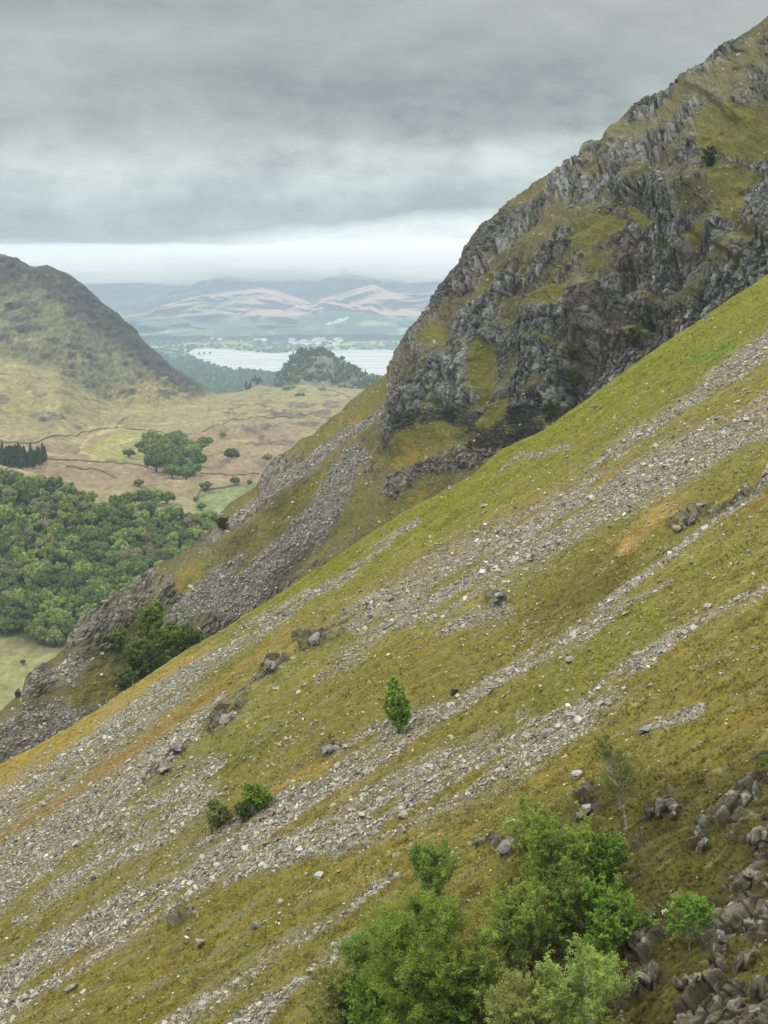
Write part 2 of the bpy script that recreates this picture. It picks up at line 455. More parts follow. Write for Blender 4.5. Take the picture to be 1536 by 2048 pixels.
    ob = line_mask(wx, wy, [(1500, 840, 16), (1300, 925, 14), (1130, 985, 22), (1000, 1060, 26), (870, 1135, 20), (740, 1205, 26), (600, 1270, 30), (480, 1355, 24), (330, 1450, 26), (200, 1540, 26), (90, 1620, 26), (-100, 1720, 40)], 0.8)
    c = blend(c, A(146, 126, 78), 0.65 * ob * sstep(-0.35, 0.25, mid + 0.2))
    tan_ = line_mask(wx, wy, [(-170, 1650, 40), (0, 1560, 30), (120, 1490, 24), (230, 1415, 18), (330, 1350, 12), (430, 1290, 8)], 0.7)
    c = blend(c, A(168, 148, 84), 0.8 * tan_)
    c = blend(c, A(150, 120, 84), 0.7 * sstep(-.3, .2, mid) * line_mask(wx, wy, [(-100, 1700, 26), (60, 1650, 24), (130, 1600, 14), (330, 1470, 12), (460, 1385, 10)], 0.7))
    centre = poly_mask(wx, wy, [(960, 1240), (1130, 1110), (1330, 1010), (1460, 960), (1400, 1040), (1250, 1160), (1120, 1250), (950, 1350), (820, 1420), (700, 1500), (560, 1600), (420, 1680), (300, 1740), (420, 1600), (560, 1450), (700, 1330)], 40)
    c = blend(c, A(124, 118, 62), 0.6 * centre)
    c = blend(c, A(96, 84, 48), 0.65 * hollow * poly_mask(wx, wy, [(1040, 1220), (1180, 1090), (1260, 1080), (1240, 1150), (1120, 1240), (1060, 1260)], 30))
    c = blend(c, A(186, 152, 104), 0.85 * line_mask(wx, wy, [(1380, 975, 6), (1300, 1030, 14), (1240, 1085, 8)], 0.8) * sstep(-0.2, 0.3, mid))
    c = blend(c, A(192, 152, 104), 0.9 * line_mask(wx, wy, [(1300, 1190, 6), (1230, 1225, 10), (1180, 1255, 6)], 0.8) * sstep(-0.2, 0.3, mid))
    c = blend(c, A(186, 160, 96), 0.7 * line_mask(wx, wy, [(680, 1510, 5), (600, 1550, 9), (540, 1580, 5)], 0.8))
    c = blend(c, A(120, 132, 60), 0.7 * line_mask(wx, wy, [(1310, 1230, 20), (1190, 1320, 30), (1090, 1380, 20)], 0.9))
    c = blend(c, A(98, 128, 52), 0.8 * line_mask(wx, wy, [(1460, 690, 8), (1400, 715, 14), (1370, 725, 6)], 0.8))
    # golden moss and russet heather near the bottom right
    gold = sstep(1250, 1600, py + 0.35 * (px - 900))
    c = blend(c, A(126, 114, 54), 0.55 * gold * sstep(-0.3, 0.25, big + 0.5 * mid + 0.15))
    c = blend(c, A(112, 114, 46), 0.7 * gold * sstep(0.0, 0.4, fbm(a / 4, b / 2, 0, 4, 59)))
    c = blend(c, A(118, 92, 50), 0.5 * gold * sstep(0.1, 0.45, fbm(a / 6, b / 2, 0, 4, 61)))
    c = blend(c, A(76, 74, 40), 0.75 * crag)
    c = blend(c, A(66, 54, 36), 0.75 * crag * sstep(0.05, 0.4, fbm(a / 3, b / 2, 0, 4, 63)))
    c = blend(c, A(100, 114, 48), 0.75 * crag * sstep(0.1, 0.4, fbm(a / 3, b / 2, 0, 4, 65)))
    c *= (0.90 + 0.36 * fine + 0.36 * tf)[..., None]
    c *= np.array([1.0, 1.0, .80])
    c *= (1 + 0.42 * mid)[..., None]
    c = blend(c, A(88, 74, 44), 0.5 * sstep(.12, .42, fbm(a / 1.8, b / 1.0, 0, 4, 69)))
    c = blend(c, A(166, 158, 112), 0.45 * sstep(.15, .45, fbm(a / 1.4, b / .8, 5, 4, 70)))
    grit = sstep(-.05, .35, fbm(a / 5, b / 1.3, 3, 5, 75)) * (.35 + .5 * sstep(1000, 300, px) * sstep(1250, 1500, py))
    c = blend(c, A(140, 134, 112) * (.7 + .6 * r1.mean()), .6 * grit * (1 - .6 * top))
    # soil and small stone between the scree blocks
    sc_col = A(144, 138, 118) * (0.5 + 0.9 * r2[..., None])
    sc_col = sc_col * (0.45 + 0.55 * sstep(0.02, 0.2, f2 - f1))[..., None]
    c = c * (1 - np.clip(scree * 1.1, 0, 1)[..., None]) + sc_col * np.clip(scree * 1.1, 0, 1)[..., None]
    small = sstep(0.72, 0.80, r1 + 0.0) * sprinkle * (f1 < 0.33)
    c = blend(c, A(186, 184, 168), np.clip(small * grassy * 1.4, 0, 0.95))
    rk = A(124, 122, 108) * (0.55 + 0.6 * s1[..., None]) * (0.75 + 0.5 * q2[..., None])
    rk = rk * (1 - .22 * crag)[..., None]
    rk = rk * (0.35 + 0.65 * sstep(0.0, 0.14, k2 - k1) * (.6 + .8 * z2))[..., None]
    rk = blend(rk, A(74, 72, 44), .8 * sstep(.05, .3, fbm(a / 1.2, b / 1.0, 0, 4, 66)))
    rk = blend(rk, A(196, 196, 188), 0.7 * sstep(0.18, 0.4, fbm(a / 0.6, b / 0.5, 0, 3, 67)))
    c = c * (1 - rock[..., None]) + rk * rock[..., None]
    c = np.clip(c, 0.004, 0.6)
    # ---------------- the far side of the spur falls away into the gully
    back = []
    for s in (1.0, 2.5, 5, 9, 16, 28, 50, 80):
        back.append(Pd[0] + C_ * s + np.array([0, 0, -0.95]) * (s * s / (s + 3)) + NRM * (0.3 * fbm(a[0] / 5, b[0] / 2 + s, 0, 3, 71))[:, None])
    back = np.array(back[::-1])
    full = np.concatenate([back, Pd], 0)
    cb = np.concatenate([np.broadcast_to(c[3:4], (8,) + c.shape[1:]) * 1.0, c], 0)
    m = mat_ground('hillside turf and scree', 7.0, 0.35, 0.5, 0.12, scale2=11)
    o = grid_obj('hillside', full, cb, m, smooth=False)
    tag(o, kind='structure', label='steep near hillside of moss, grass and grey scree runs')
    return Sheet(pxs, py, Pd), dict(scree=scree, rock=rock, sprinkle=sprinkle, crag=crag, grassy=grassy, col=c, a=a, b=b, P=Pd, gold=gold, px=px, py=py, t=t)

S1, M1 = build_slope()
# ------------------------------------------------------------------ the craggy fell behind it
SIL = [(-900, 1990), (-400, 1640), (-170, 1520), (0, 1424), (10, 1415), (35, 1392), (48, 1378), (53, 1350), (72, 1336), (110, 1315), (130, 1297), (140, 1274), (158, 1246), (165, 1226), (185, 1215), (215, 1201),
       (240, 1183), (262, 1163), (290, 1144), (320, 1125), (358, 1110), (385, 1094), (402, 1074), (425, 1053), (438, 1028), (462, 1004), (490, 988), (515, 972), (530, 944),
       (548, 922), (572, 904), (600, 878), (625, 868), (650, 845), (680, 824), (702, 800), (735, 775), (760, 760), (780, 742), (785, 718), (790, 700), (802, 680), (830, 655), (860, 624), (885, 590),
       (903, 562), (918, 540), (933, 508), (952, 472), (985, 440), (1018, 404), (1060, 380), (1110, 350), (1160, 320), (1183, 292), (1212, 279), (1250, 240), (1288, 202),
       (1330, 188), (1390, 150), (1440, 118), (1478, 90), (1492, 74), (1536, 46), (1720, -60), (3000, -760)]
D_TOP = [(-170, 285), (0, 300), (150, 330), (430, 400), (600, 440), (800, 480), (1150, 470), (1720, 440)]
D_BOT = [(-170, 270), (0, 280), (200, 300), (400, 335), (600, 370), (800, 385), (1000, 385), (1200, 375), (1720, 350)]

def build_crag():
    pxs = np.concatenate([np.linspace(-800, -170, 70, endpoint=False), np.arange(-170, 1710, 1.7), np.arange(1710, 2900, 6)])
    top = curve(pxs, SIL); bot = curve(pxs, EDGE) + 70
    nr = 560
    t = np.linspace(0, 1, nr)                         # 0 = skyline, 1 = foot behind the near spur
    py = top[None] + (bot - top)[None] * t[:, None]
    px = np.broadcast_to(pxs[None], py.shape)
    dt, db = curve(pxs, D_TOP), curve(pxs, D_BOT)
    craggy = poly_mask(px, py, [(775, 900), (790, 660), (1100, 300), (1400, 100), (1900, -150), (1900, 600), (1300, 800), (1100, 860), (900, 860)], 40)
    u = 1 - t[:, None]
    prof = 0.75 * u ** 1.3 + 0.25 * sstep(0.75, 1.0, u) * u ** 2
    D = db[None] + (dt - db)[None] * prof
    P = at(px, py, D)
    N = normals(P)
    # smooth the working normals so the relief does not fold
    X = P[..., 0]; Z = 400 - (py - 590) * (400 / F)          # height along the face, which also works where it lies back
    lean = X - 0.32 * Z
    wob = fbm(X / 9, Z / 9, 0, 4, 131)
    # ---------------- masks
    wx = px + 18 * wob; wy = py + 18 * fbm(X / 8, Z / 8, 3, 4, 137)
    grass = np.zeros(px.shape); dull = np.zeros(px.shape)
    G_ = [[(830, 690), (850, 655), (905, 636), (900, 690), (860, 700)], [(1056, 640), (1068, 590), (1100, 570), (1140, 562), (1121, 607), (1080, 640)], [(942, 780), (948, 696), (990, 685), (985, 795), (960, 800)],
          [(948, 860), (970, 821), (1028, 798), (1017, 850), (970, 866)], [(690, 840), (736, 780), (785, 742), (780, 795), (736, 830), (690, 860)],
          [(740, 935), (790, 885), (892, 842), (935, 862), (866, 915), (788, 945)], [(1434, 409), (1486, 372), (1510, 425), (1486, 450), (1449, 442)], [(1153, 446), (1205, 430), (1262, 435), (1220, 482), (1179, 514), (1147, 503)],
          [(1335, 347), (1377, 338), (1371, 364), (1335, 362)], [(1220, 404), (1272, 415), (1312, 446), (1288, 460)], [(1358, 475), (1400, 440), (1425, 430), (1387, 490)], [(1175, 530), (1230, 490), (1190, 545)],
          [(1400, 230), (1480, 220), (1560, 250), (1560, 320), (1440, 330), (1400, 300)], [(1420, 365), (1470, 340), (1530, 350), (1500, 390), (1440, 395)],
          [(1240, 655), (1262, 640), (1290, 665), (1262, 675)], [(645, 860), (690, 815), (720, 800), (690, 850), (640, 890), (600, 915), (575, 915), (610, 890)],
          [(650, 935), (665, 942), (640, 975), (600, 1012), (560, 1052), (520, 1095), (480, 1122), (470, 1105), (500, 1070), (540, 1030), (590, 985)],
          [(440, 1040), (480, 1000), (520, 975), (530, 985), (490, 1015), (450, 1050)], [(350, 1140), (420, 1110), (470, 1110), (430, 1150), (370, 1190), (345, 1170)],
          [(130, 1400), (190, 1350), (250, 1330), (240, 1390), (150, 1420)], [(740, 1000), (800, 1000), (860, 960), (900, 950), (850, 1000), (760, 1060)], [(955, 580), (975, 555), (1010, 545), (990, 580), (965, 600)],
          [(690, 1010), (730, 980), (740, 1020), (700, 1060), (640, 1100)]]
    for g in G_: grass = np.maximum(grass, poly_mask(wx, wy, g, 7))
    D_ = [[(1030, 540), (1050, 500), (1090, 450), (1130, 410), (1150, 420), (1110, 470), (1075, 520), (1045, 560)], [(990, 640), (1010, 600), (1060, 560), (1050, 600), (1010, 660)], [(1130, 560), (1170, 510), (1250, 500), (1200, 560), (1150, 580)],
          [(1240, 270), (1290, 240), (1320, 250), (1290, 290), (1250, 300)], [(1020, 430), (1060, 395), (1100, 365), (1090, 390), (1050, 420)], [(1290, 250), (1350, 190), (1420, 150), (1480, 120), (1536, 110), (1500, 150), (1400, 210), (1330, 260)],
          [(470, 1160), (560, 1120), (620, 1090), (690, 1050), (740, 1060), (640, 1120), (560, 1170)], [(100, 1450), (180, 1410), (280, 1370), (300, 1400), (200, 1440)],
          [(90, 1330), (130, 1300), (190, 1290), (200, 1330), (120, 1345)], [(800, 1000), (900, 960), (1000, 910), (980, 940), (850, 1010)]]
    for g in D_: dull = np.maximum(dull, poly_mask(wx, wy, g, 9))
    # turf also lies in strips across the crag, running down to the left like the strata
    ca, sa = math.cos(math.radians(42)), math.sin(math.radians(42))
    al, ac = X * ca + Z * sa, -X * sa + Z * ca
    band = fbm(al / 26, ac / 6, 0, 5, 141)
    upper = poly_mask(px, py, [(1000, 500), (1000, 380), (1200, 250), (1500, 50), (1900, -100), (1900, 400), (1480, 430), (1250, 460), (1130, 560), (1000, 640)], 60)
    band_g = sstep(0.04, 0.26, band + 0.12 * upper + 0.25 * wob - 0.06)
    lower = 1 - craggy
    # fans of stones
    scree = np.zeros(px.shape)
    scree = np.maximum(scree, poly_mask(wx, wy, [(690, 905), (720, 882), (742, 905), (715, 945), (702, 975), (692, 1005), (682, 1040), (645, 1080), (604, 1110), (592, 1140), (545, 1180), (470, 1240), (430, 1235), (390, 1222), (462, 1155), (520, 1108), (562, 1068), (612, 1018), (645, 972), (668, 930)], 7))
    scree = np.maximum(scree, line_mask(wx, wy, [(815, 785, 5), (770, 820, 8), (700, 862, 10), (640, 905, 11), (590, 950, 12), (530, 995, 8), (470, 1040, 8), (430, 1075, 7)], 0.4))
    scree = np.maximum(scree, line_mask(wx, wy, [(480, 1110, 8), (430, 1160, 20), (380, 1210, 26), (330, 1260, 12)], 0.6))
    scree = np.maximum(scree, 0.8 * poly_mask(wx, wy, [(-170, 1560), (0, 1450), (60, 1410), (130, 1400), (150, 1420), (240, 1390), (300, 1360), (200, 1450), (60, 1520), (-170, 1660)], 14))
    scree = np.maximum(scree, 0.7 * poly_mask(wx, wy, [(100, 1340), (150, 1300), (190, 1320), (150, 1370), (110, 1370)], 10))
    scree *= (1 - 0.5 * sstep(0.15, 0.4, fbm(al / 8, ac / 3, 0, 3, 143)))
    rockp = np.zeros(px.shape)
    for g in [[(525, 985), (528, 940), (560, 912), (610, 905), (600, 935), (560, 960), (535, 995)], [(440, 1060), (500, 1000), (560, 960), (590, 945), (560, 990), (480, 1050)], [(760, 1010), (770, 960), (900, 900), (965, 880), (945, 940), (850, 965), (790, 1010)],
              [(135, 1310), (140, 1262), (170, 1220), (240, 1180), (300, 1140), (330, 1150), (280, 1220), (240, 1290), (190, 1320)], [(300, 1220), (330, 1160), (380, 1130), (420, 1150), (350, 1210)], [(400, 1270), (440, 1190), (540, 1170), (600, 1150), (540, 1220), (440, 1280)],
              [(45, 1390), (50, 1340), (90, 1330), (120, 1340), (90, 1400)], [(860, 940), (960, 880), (1080, 850), (1100, 870), (950, 945)], [(395, 1085), (425, 1050), (450, 1060), (420, 1090)], [(680, 830), (700, 812), (730, 790), (735, 800), (700, 840)],
              [(770, 880), (800, 800), (860, 780), (870, 830), (800, 890)]]:
        rockp = np.maximum(rockp, poly_mask(wx, wy, g, 8))
    rock = np.clip(craggy * (1 - 0.85 * band_g) + rockp, 0, 1)
    rock = np.maximum(rock, lower * sstep(0.16, 0.34, fbm(X / 8, Z / 5, 0, 4, 147)) * 0.9)
    rock *= 1 - (.85 - .5 * rockp) * lower * sstep(-.05, .22, fbm(X / 4, Z / 4, 0, 4, 149))
    rock *= (1 - grass) * (1 - 0.7 * dull) * (1 - np.clip(scree * 1.3, 0, 1) * (1 - 0.4 * craggy))
    dark = np.zeros(px.shape)
    for g in [[(1126, 743), (1120, 640), (1150, 581), (1200, 570), (1240, 600), (1257, 700), (1200, 780), (1140, 820)], [(1340, 560), (1351, 500), (1400, 480), (1440, 500), (1420, 571), (1340, 640), (1290, 660)], [(1240, 690), (1300, 640), (1400, 600), (1300, 720)],
              [(1000, 530), (1060, 480), (1040, 540)], [(880, 640), (930, 560), (950, 560), (900, 660)]]:
        dark = np.maximum(dark, poly_mask(wx, wy, g, 14))
    # ---------------- relief
    amp = 0.35 + 0.65 * craggy
    r1 = fbm(lean / 17 + 0.4 * wob, Z / 46, 0, 3, 151, ridged=True)        # buttresses and gullies
    r2 = fbm(al / 22, ac / 8, 0, 3, 153)
    h = craggy * (3.4 * r1 + 1.6 * r2) + 1.3 * (1 - craggy) * fbm(al / 30, ac / 12, 0, 4, 155)
    for g, dep, w in [([(1245, 555), (1205, 640), (1180, 720), (1135, 800)], 7, 26), ([(1400, 490), (1340, 590), (1290, 680)], 6, 24), ([(1010, 460), (960, 560), (905, 640), (880, 700)], 3, 20),
                      ([(1090, 470), (1030, 600), (1000, 690), (960, 820)], 2.5, 20), ([(1320, 330), (1260, 420), (1200, 560)], 2.5, 22), ([(820, 700), (850, 780), (900, 840)], 3, 16), ([(690, 1050), (600, 1130), (540, 1190)], 1.5, 20)]:
        d, _ = seg(px, py, g)
        h -= dep * np.exp(-(d / w) ** 2)
    for g, dep, w in [([(1080, 640), (1070, 720), (1060, 790)], 4, 26), ([(1290, 360), (1340, 400), (1400, 380)], 4, 36), ([(880, 720), (830, 820), (800, 880)], 3.5, 24), ([(1480, 500), (1420, 560), (1370, 620)], 3, 22),
                      ([(560, 925), (535, 970)], 1.2, 22), ([(250, 1220), (170, 1290)], 1.2, 30), ([(920, 910), (820, 960), (770, 1000)], 1.5, 24)]:
        d, _ = seg(px, py, g)
        h += dep * np.exp(-(d / w) ** 2)
    Zk = Z * (1 + 1.3 * lower)
    vj = 0.35 * fbm(X / 3, Z / 3, 0, 2, 160)
    f1, f2, q1, q2, ex, ey = voronoi(lean / 3.0 + vj, Zk / 8.0 + vj, 161)
    k1, k2, s1, s2, kx, ky = voronoi(lean / 1.25 + vj * 1.4, Zk / 4.2 + vj, 163)
    l1, l2, m1, m2, mx_, my_ = voronoi(lean / 0.6, Zk / 1.9, 165)
    blocks = 1.5 * (q1 - .5) + 1.6 * (q2 - .5) * ex + 0.8 * (s1 - .5) + 0.8 * (s2 - .5) * kx + 0.75 * (m1 - .5) + .6 * (m2 - .5) * mx_
    blocks -= 1.0 * (1 - sstep(0, .16, f2 - f1)) + 0.55 * (1 - sstep(0, .18, k2 - k1)) + 0.2 * (1 - sstep(0, .2, l2 - l1))
    blocks += (0.4 + .5 * craggy) * fbm(lean / 2.2, Zk / 6, 0, 4, 167, ridged=True)
    # ledges: steep risers and turf shelves running down to the left
    lw = (ac + 5 * fbm(al / 22, ac / 18, 0, 3, 191) + 1.6 * wob) / (11 + 3 * fbm(al / 60, ac / 60, 0, 2, 193))
    lf = lw - np.floor(lw); lamp = sstep(-.25, .3, fbm(al / 24, ac / 16, 4, 3, 195)) * craggy
    h += 3.2 * lamp * (lf - sstep(.74, 1.0, lf))
    shelf = lamp * sstep(.74, .80, lf) * sstep(1.0, .93, lf)
    crk = fbm(lean / 1.5 + .5 * wob, Zk / 11, 0, 3, 197, ridged=True)
    crack = sstep(.62, .86, crk)
    h -= rock * 0.9 * crack
    h += rock * (0.4 + 0.85 * blocks * (0.8 + 0.2 * craggy))
    h += (1 - rock) * (0.8 * fbm(X / 3, Z / 3, 0, 4, 169) + 0.16 * fbm(X / .8, Z / .8, 0, 2, 173))
    h += scree * 0.35 * (m1 - 0.5)
    edgefade = 0.75 + 0.25 * sstep(0.0, 0.05, t)[:, None]
    h = h * edgefade
    Ns = N.copy()
    Pd = P + Ns * h[..., None]
    N2 = normals(Pd)
    # ---------------- colour
    big = fbm(X / 20, Z / 14, 0, 4, 181); mid = fbm(X / 5, Z / 5, 0, 4, 183); fine = fbm(X / 1.2, Z / 1.2, 0, 3, 185)
    rk = np.zeros(P.shape) + A(136, 139, 144)
    rk *= (0.7 + 0.45 * q1[..., None]) * (0.55 + 0.8 * s1[..., None]) * (0.5 + 0.9 * m2[..., None]) * (.45 + .55 * sstep(0, .16, l2 - l1))[..., None]
    rk = blend(rk, A(160, 163, 162), 0.6 * sstep(0.1, 0.45, fbm(lean / 2.2, Z / 6, 0, 4, 187)))
    rk = blend(rk, A(104, 94, 86), 0.5 * sstep(0.0, 0.4, big))
    rk = blend(rk, A(96, 98, 66), 0.5 * sstep(0.1, 0.4, mid))
    rk = blend(rk, A(150, 142, 124), 0.5 * lower * np.ones(px.shape))
    rk *= (1 - .45 * crack)[..., None]
    veg = np.zeros(P.shape) + A(104, 103, 68)
    veg = blend(veg, A(92, 94, 62), sstep(0, .4, mid))
    veg = blend(veg, A(144, 138, 104), 0.6 * sstep(0.05, .45, fbm(al / 8, ac / 2, 0, 4, 189)))
    veg = blend(veg, A(124, 110, 62), 0.5 * sstep(0.0, .4, -big))
    veg = blend(veg, A(108, 110, 56), 0.8 * grass)
    veg = blend(veg, A(142, 120, 56), 0.6 * grass * sstep(0.05, .4, mid + big) * lower)
    veg *= (1 + 0.5 * fine)[..., None]
    st = A(124, 122, 116) * (0.6 + 0.8 * m2[..., None]) * (0.85 + 0.3 * s2[..., None])
    c = veg * (1 - rock[..., None]) + rk * rock[..., None]
    # small stones and slabs showing through the turf
    c = blend(c, A(170, 168, 156), 0.0 * (1 - rock) * sstep(-0.1, 0.3, mid + 0.2))
    c = c * (1 - np.clip(scree, 0, 1)[..., None]) + st * np.clip(scree, 0, 1)[..., None]
    # turf settles wherever the rock lies back
    flat = sstep(0.62, 0.82, N2[..., 2]) * craggy * (0.3 + 0.7 * sstep(-.3, .2, band))
    c = blend(c, A(106, 108, 62), 0.7 * flat * rock)
    c = blend(c, A(112, 116, 52), .8 * shelf * sstep(-.35, .1, mid))
    heath_cleft = dark * sstep(-0.25, 0.2, mid + 0.15)
    c = blend(c, A(78, 68, 60), 0.6 * heath_cleft)  # heather brown; the same tone paints shade into the clefts
    c = np.clip(c, 0.004, 0.6)
    # ---------------- far side
    back = []
    for s in (1.5, 4, 8, 15, 28, 50, 90, 150):
        back.append(Pd[0] + np.array([0.10 * s, s, -0.9 * s * s / (s + 4)]))
    full = np.concatenate([np.array(back[::-1]), Pd], 0)
    cb = np.concatenate([np.broadcast_to(c[4:5], (8,) + c.shape[1:]), c], 0)
    m = mat_ground('crag rock and turf', 1.8, 0.4, 0.7, 0.35, scale2=2.6)
    o = grid_obj('crag_hill', full, cb, m, smooth=False)
    tag(o, kind='structure', label='craggy fell with dark grey cliffs and grass ledges')
    return Sheet(pxs, py, Pd), dict(scree=scree, rock=rock, P=Pd, px=px, py=py, grass=grass)

S2, M2 = build_crag()
# ------------------------------------------------------------------ the valley: wood, moor and the fell on the left
FELL = [(-500, 380), (-300, 430), (-170, 470), (0, 508), (30, 518), (58, 533), (92, 531), (130, 545), (165, 570), (200, 603), (240, 635), (265, 656), (290, 686), (320, 712), (345, 735), (372, 752), (400, 770), (432, 788), (480, 784), (520, 771),
        (560, 777), (600, 769), (660, 775), (720, 777), (800, 772), (1000, 790)]

def build_valley():
    pxs = np.arange(-500, 900, 2.0)
    crest = curve(pxs, FELL)
    rows = [  # (py curve, distance curve), near to far
        ([(-500, 1650), (900, 1560)], [(-500, 640), (900, 640)]),
        ([(-500, 1330), (0, 1300), (430, 1280), (900, 1280)], [(-500, 860), (900, 860)]),
        ([(-500, 930), (0, 962), (100, 985), (200, 1012), (300, 1025), (430, 1045), (900, 1060)], [(-500, 1060), (0, 1070), (430, 1080), (900, 1080)]),
        ([(-500, 870), (0, 895), (200, 915), (450, 925), (900, 930)], [(-500, 1400), (900, 1400)]),
        ([(-500, 730), (0, 752), (120, 780), (200, 830), (300, 850), (500, 845), (900, 850)], [(-500, 1750), (0, 1780), (200, 1800), (900, 1800)]),
        ([(-500, 700), (0, 722), (120, 745), (220, 805), (330, 822), (500, 812), (900, 815)], [(-500, 1950), (0, 2000), (200, 2080), (900, 2100)]),
        (None, [(-500, 2650), (0, 2600), (250, 2750), (430, 3000), (560, 2800), (900, 2700)]),
    ]
    ys, ds = [], []
    for yc, dc in rows:
        ys.append(crest if yc is None else curve(pxs, yc)); ds.append(curve(pxs, dc))
    ys, ds = np.array(ys), np.array(ds)
    ks = np.array([0, 1, 2, 3, 4, 5, 6.0])
    n = 640
    tt = np.concatenate([np.linspace(0, 2, 180, endpoint=False), np.linspace(2, 4, 210, endpoint=False), np.linspace(4, 6, n - 390)])
    py = np.empty((n, len(pxs))); D = np.empty_like(py)
    for j in range(len(pxs)):
        py[:, j] = np.interp(tt, ks, ys[:, j]); D[:, j] = np.interp(tt, ks, ds[:, j])
    # soften the kinks between the rows
    ker = np.hanning(23); ker /= ker.sum()
    def sm(Q):
        pad = np.pad(Q, ((11, 11), (0, 0)), mode='reflect', reflect_type='odd')
        return np.apply_along_axis(lambda v: np.convolve(v, ker, 'valid'), 0, pad)
    py, D = sm(py), sm(D)
    py[-1] = crest
    px = np.broadcast_to(pxs[None], py.shape)
    P = at(px, py, D)
    X, Y, Z = P[..., 0], P[..., 1], P[..., 2]
    N = normals(P)
    fell = poly_mask(px, py, [(-520, 300), (0, 480), (60, 500), (130, 520), (260, 630), (440, 780), (380, 800), (300, 815), (200, 800), (100, 740), (0, 715), (-520, 690)], 12)
    ridge_e = py - crest[None]
    moor = (1 - fell) * sstep(1120, 1250, D)
    wob = fbm(X / 60, Y / 60, Z / 60, 4, 201)
    # rock on the fell: a dark belt under the skyline, scattered ribs lower down
    belt = fell * (1 - sstep(34, 84, ridge_e + 26 * wob)) * sstep(0, 2, ridge_e + 2) * (1 - 0.7 * sstep(390, 440, px))
    belt = belt * sstep(-.30, .06, fbm(X / 34 + Z / 60, Z / 18, Y / 70, 5, 237))
    belt2 = line_mask(px + 14 * wob, py + 10 * wob, [(60, 560, 10), (130, 590, 26), (200, 640, 26), (280, 710, 18), (340, 745, 8)], 0.7)
    ribs = fell * sstep(0.04, 0.26, fbm(X / 34, Z / 16, Y / 80, 5, 203))
    knolls = np.zeros(px.shape)
    for kx, ky, rx, ry in [(600, 809, 30, 5), (562, 829, 28, 7), (500, 862, 20, 6), (526, 874, 12, 5), (448, 925, 13, 5), (344, 955, 12, 4), (640, 824, 24, 5), (520, 890, 20, 5), (480, 842, 12, 4), (5, 800, 16, 10),
                           (100, 838, 26, 8), (160, 850, 14, 5), (540, 855, 24, 5), (620, 850, 24, 6), (30, 640, 26, 7), (660, 812, 18, 5), (80, 790, 16, 6), (570, 880, 20, 5), (280, 985, 14, 4), (70, 830, 12, 6)]:
        d = ((px + 6 * wob - kx) / rx) ** 2 + ((py - ky) / ry) ** 2
        knolls = np.maximum(knolls, 1 - sstep(0.5, 1.3, d))
    patch = sstep(.02, .2, fbm(X / 34, Y / 60, 0, 5, 233)) * moor * sstep(380, 470, px) * (py < 935) * .85
    patch = np.maximum(patch, sstep(.08, .28, fbm(X / 30, Y / 50, 0, 5, 235)) * moor * (px < 240) * (py < 860) * .7)
    knolls = np.maximum(knolls, patch)
    knolls *= sstep(-0.3, 0.1, fbm(X / 12, Y / 18, 0, 3, 205))
    rock = np.clip(np.maximum(np.maximum(belt, 0.8 * belt2), np.maximum(ribs * 0.85, knolls)), 0, 1)
    f1, f2, q1, q2, ex, ey = voronoi((X + 0.5 * Z) / 11 + wob * .5, Z / 13 + Y / 60, 207)
    strk = fbm((X + Z) / 60, (X - Z) / 9, Y / 90, 4, 229)
    k1, k2, s1, s2, kx_, ky_ = voronoi((X + 0.5 * Z) / 5, Z / 7 + Y / 20, 209)
    h = fell * (3 + 9 * sstep(10, 80, ridge_e)) * fbm(X / 110, Y / 150, Z / 70, 4, 211) + fell * 8 * fbm(X / 26, Z / 20, Y / 60, 4, 213, ridged=True)
    h += moor * (10 * fbm(X / 80, Y / 120, 0, 4, 215) + 5.0 * fbm(X / 24, Y / 34, 0, 4, 217) + 1.2 * fbm(X / 7, Y / 12, 0, 3, 218))
    h += fell * 3.0 * fbm(X / 10, Z / 9, Y / 18, 4, 219)
    h += rock * (1 + fell) * (3.2 * (q1 - .3) + 2.4 * (s1 - .5) - 2.0 * (1 - sstep(0, .2, f2 - f1)))
    h *= 0.35 + 0.65 * sstep(0, 20, ridge_e)
    Pd = P + N * h[..., None]
    N2 = normals(Pd)
    # ---------------- colour
    big = fbm(X / 120, Y / 200, 0, 4, 221); mid = fbm(X / 28, Y / 50, Z / 30, 4, 223); fine = fbm(X / 6, Y / 12, Z / 6, 3, 225)
    c = np.zeros(P.shape) + A(148, 144, 104)
    c = blend(c, A(148, 130, 108), moor * (sstep(815, 900, py + 30 * big + .05 * (px - 300)) * sstep(-.35, .15, big + .3 * mid + .15)))   # dead bracken
    c = blend(c, A(162, 160, 112), 0.7 * moor * sstep(0.0, 0.35, mid - 0.1))
    c = blend(c, A(152, 154, 92), 0.75 * poly_mask(px + 12 * wob, py, [(170, 900), (240, 860), (310, 862), (370, 880), (290, 925), (200, 920)], 10))
    c = blend(c, A(190, 178, 126), 0.75 * line_mask(px + 4 * wob, py, [(245, 853, 3), (215, 862, 3.5), (180, 872, 3), (166, 890, 2), (160, 905, 2), (190, 914, 3.5), (176, 925, 2)], 0.5))
    c = blend(c, A(190, 180, 126), 0.6 * line_mask(px, py, [(180, 856, 3), (230, 852, 4), (250, 858, 2)], 0.6))
    c = blend(c, A(196, 186, 120), 0.7 * line_mask(px + 4 * wob, py, [(235, 893, 2), (262, 883, 2.5), (270, 880, 1)], 0.6))
    c = blend(c, A(112, 114, 86), fell * 0.9)
    c = blend(c, A(96, 92, 78), fell * sstep(0, .4, mid))
    c = blend(c, A(140, 132, 102), fell * 0.8 * sstep(0.05, .45, fbm(X / 50, Z / 20, 0, 4, 227)))
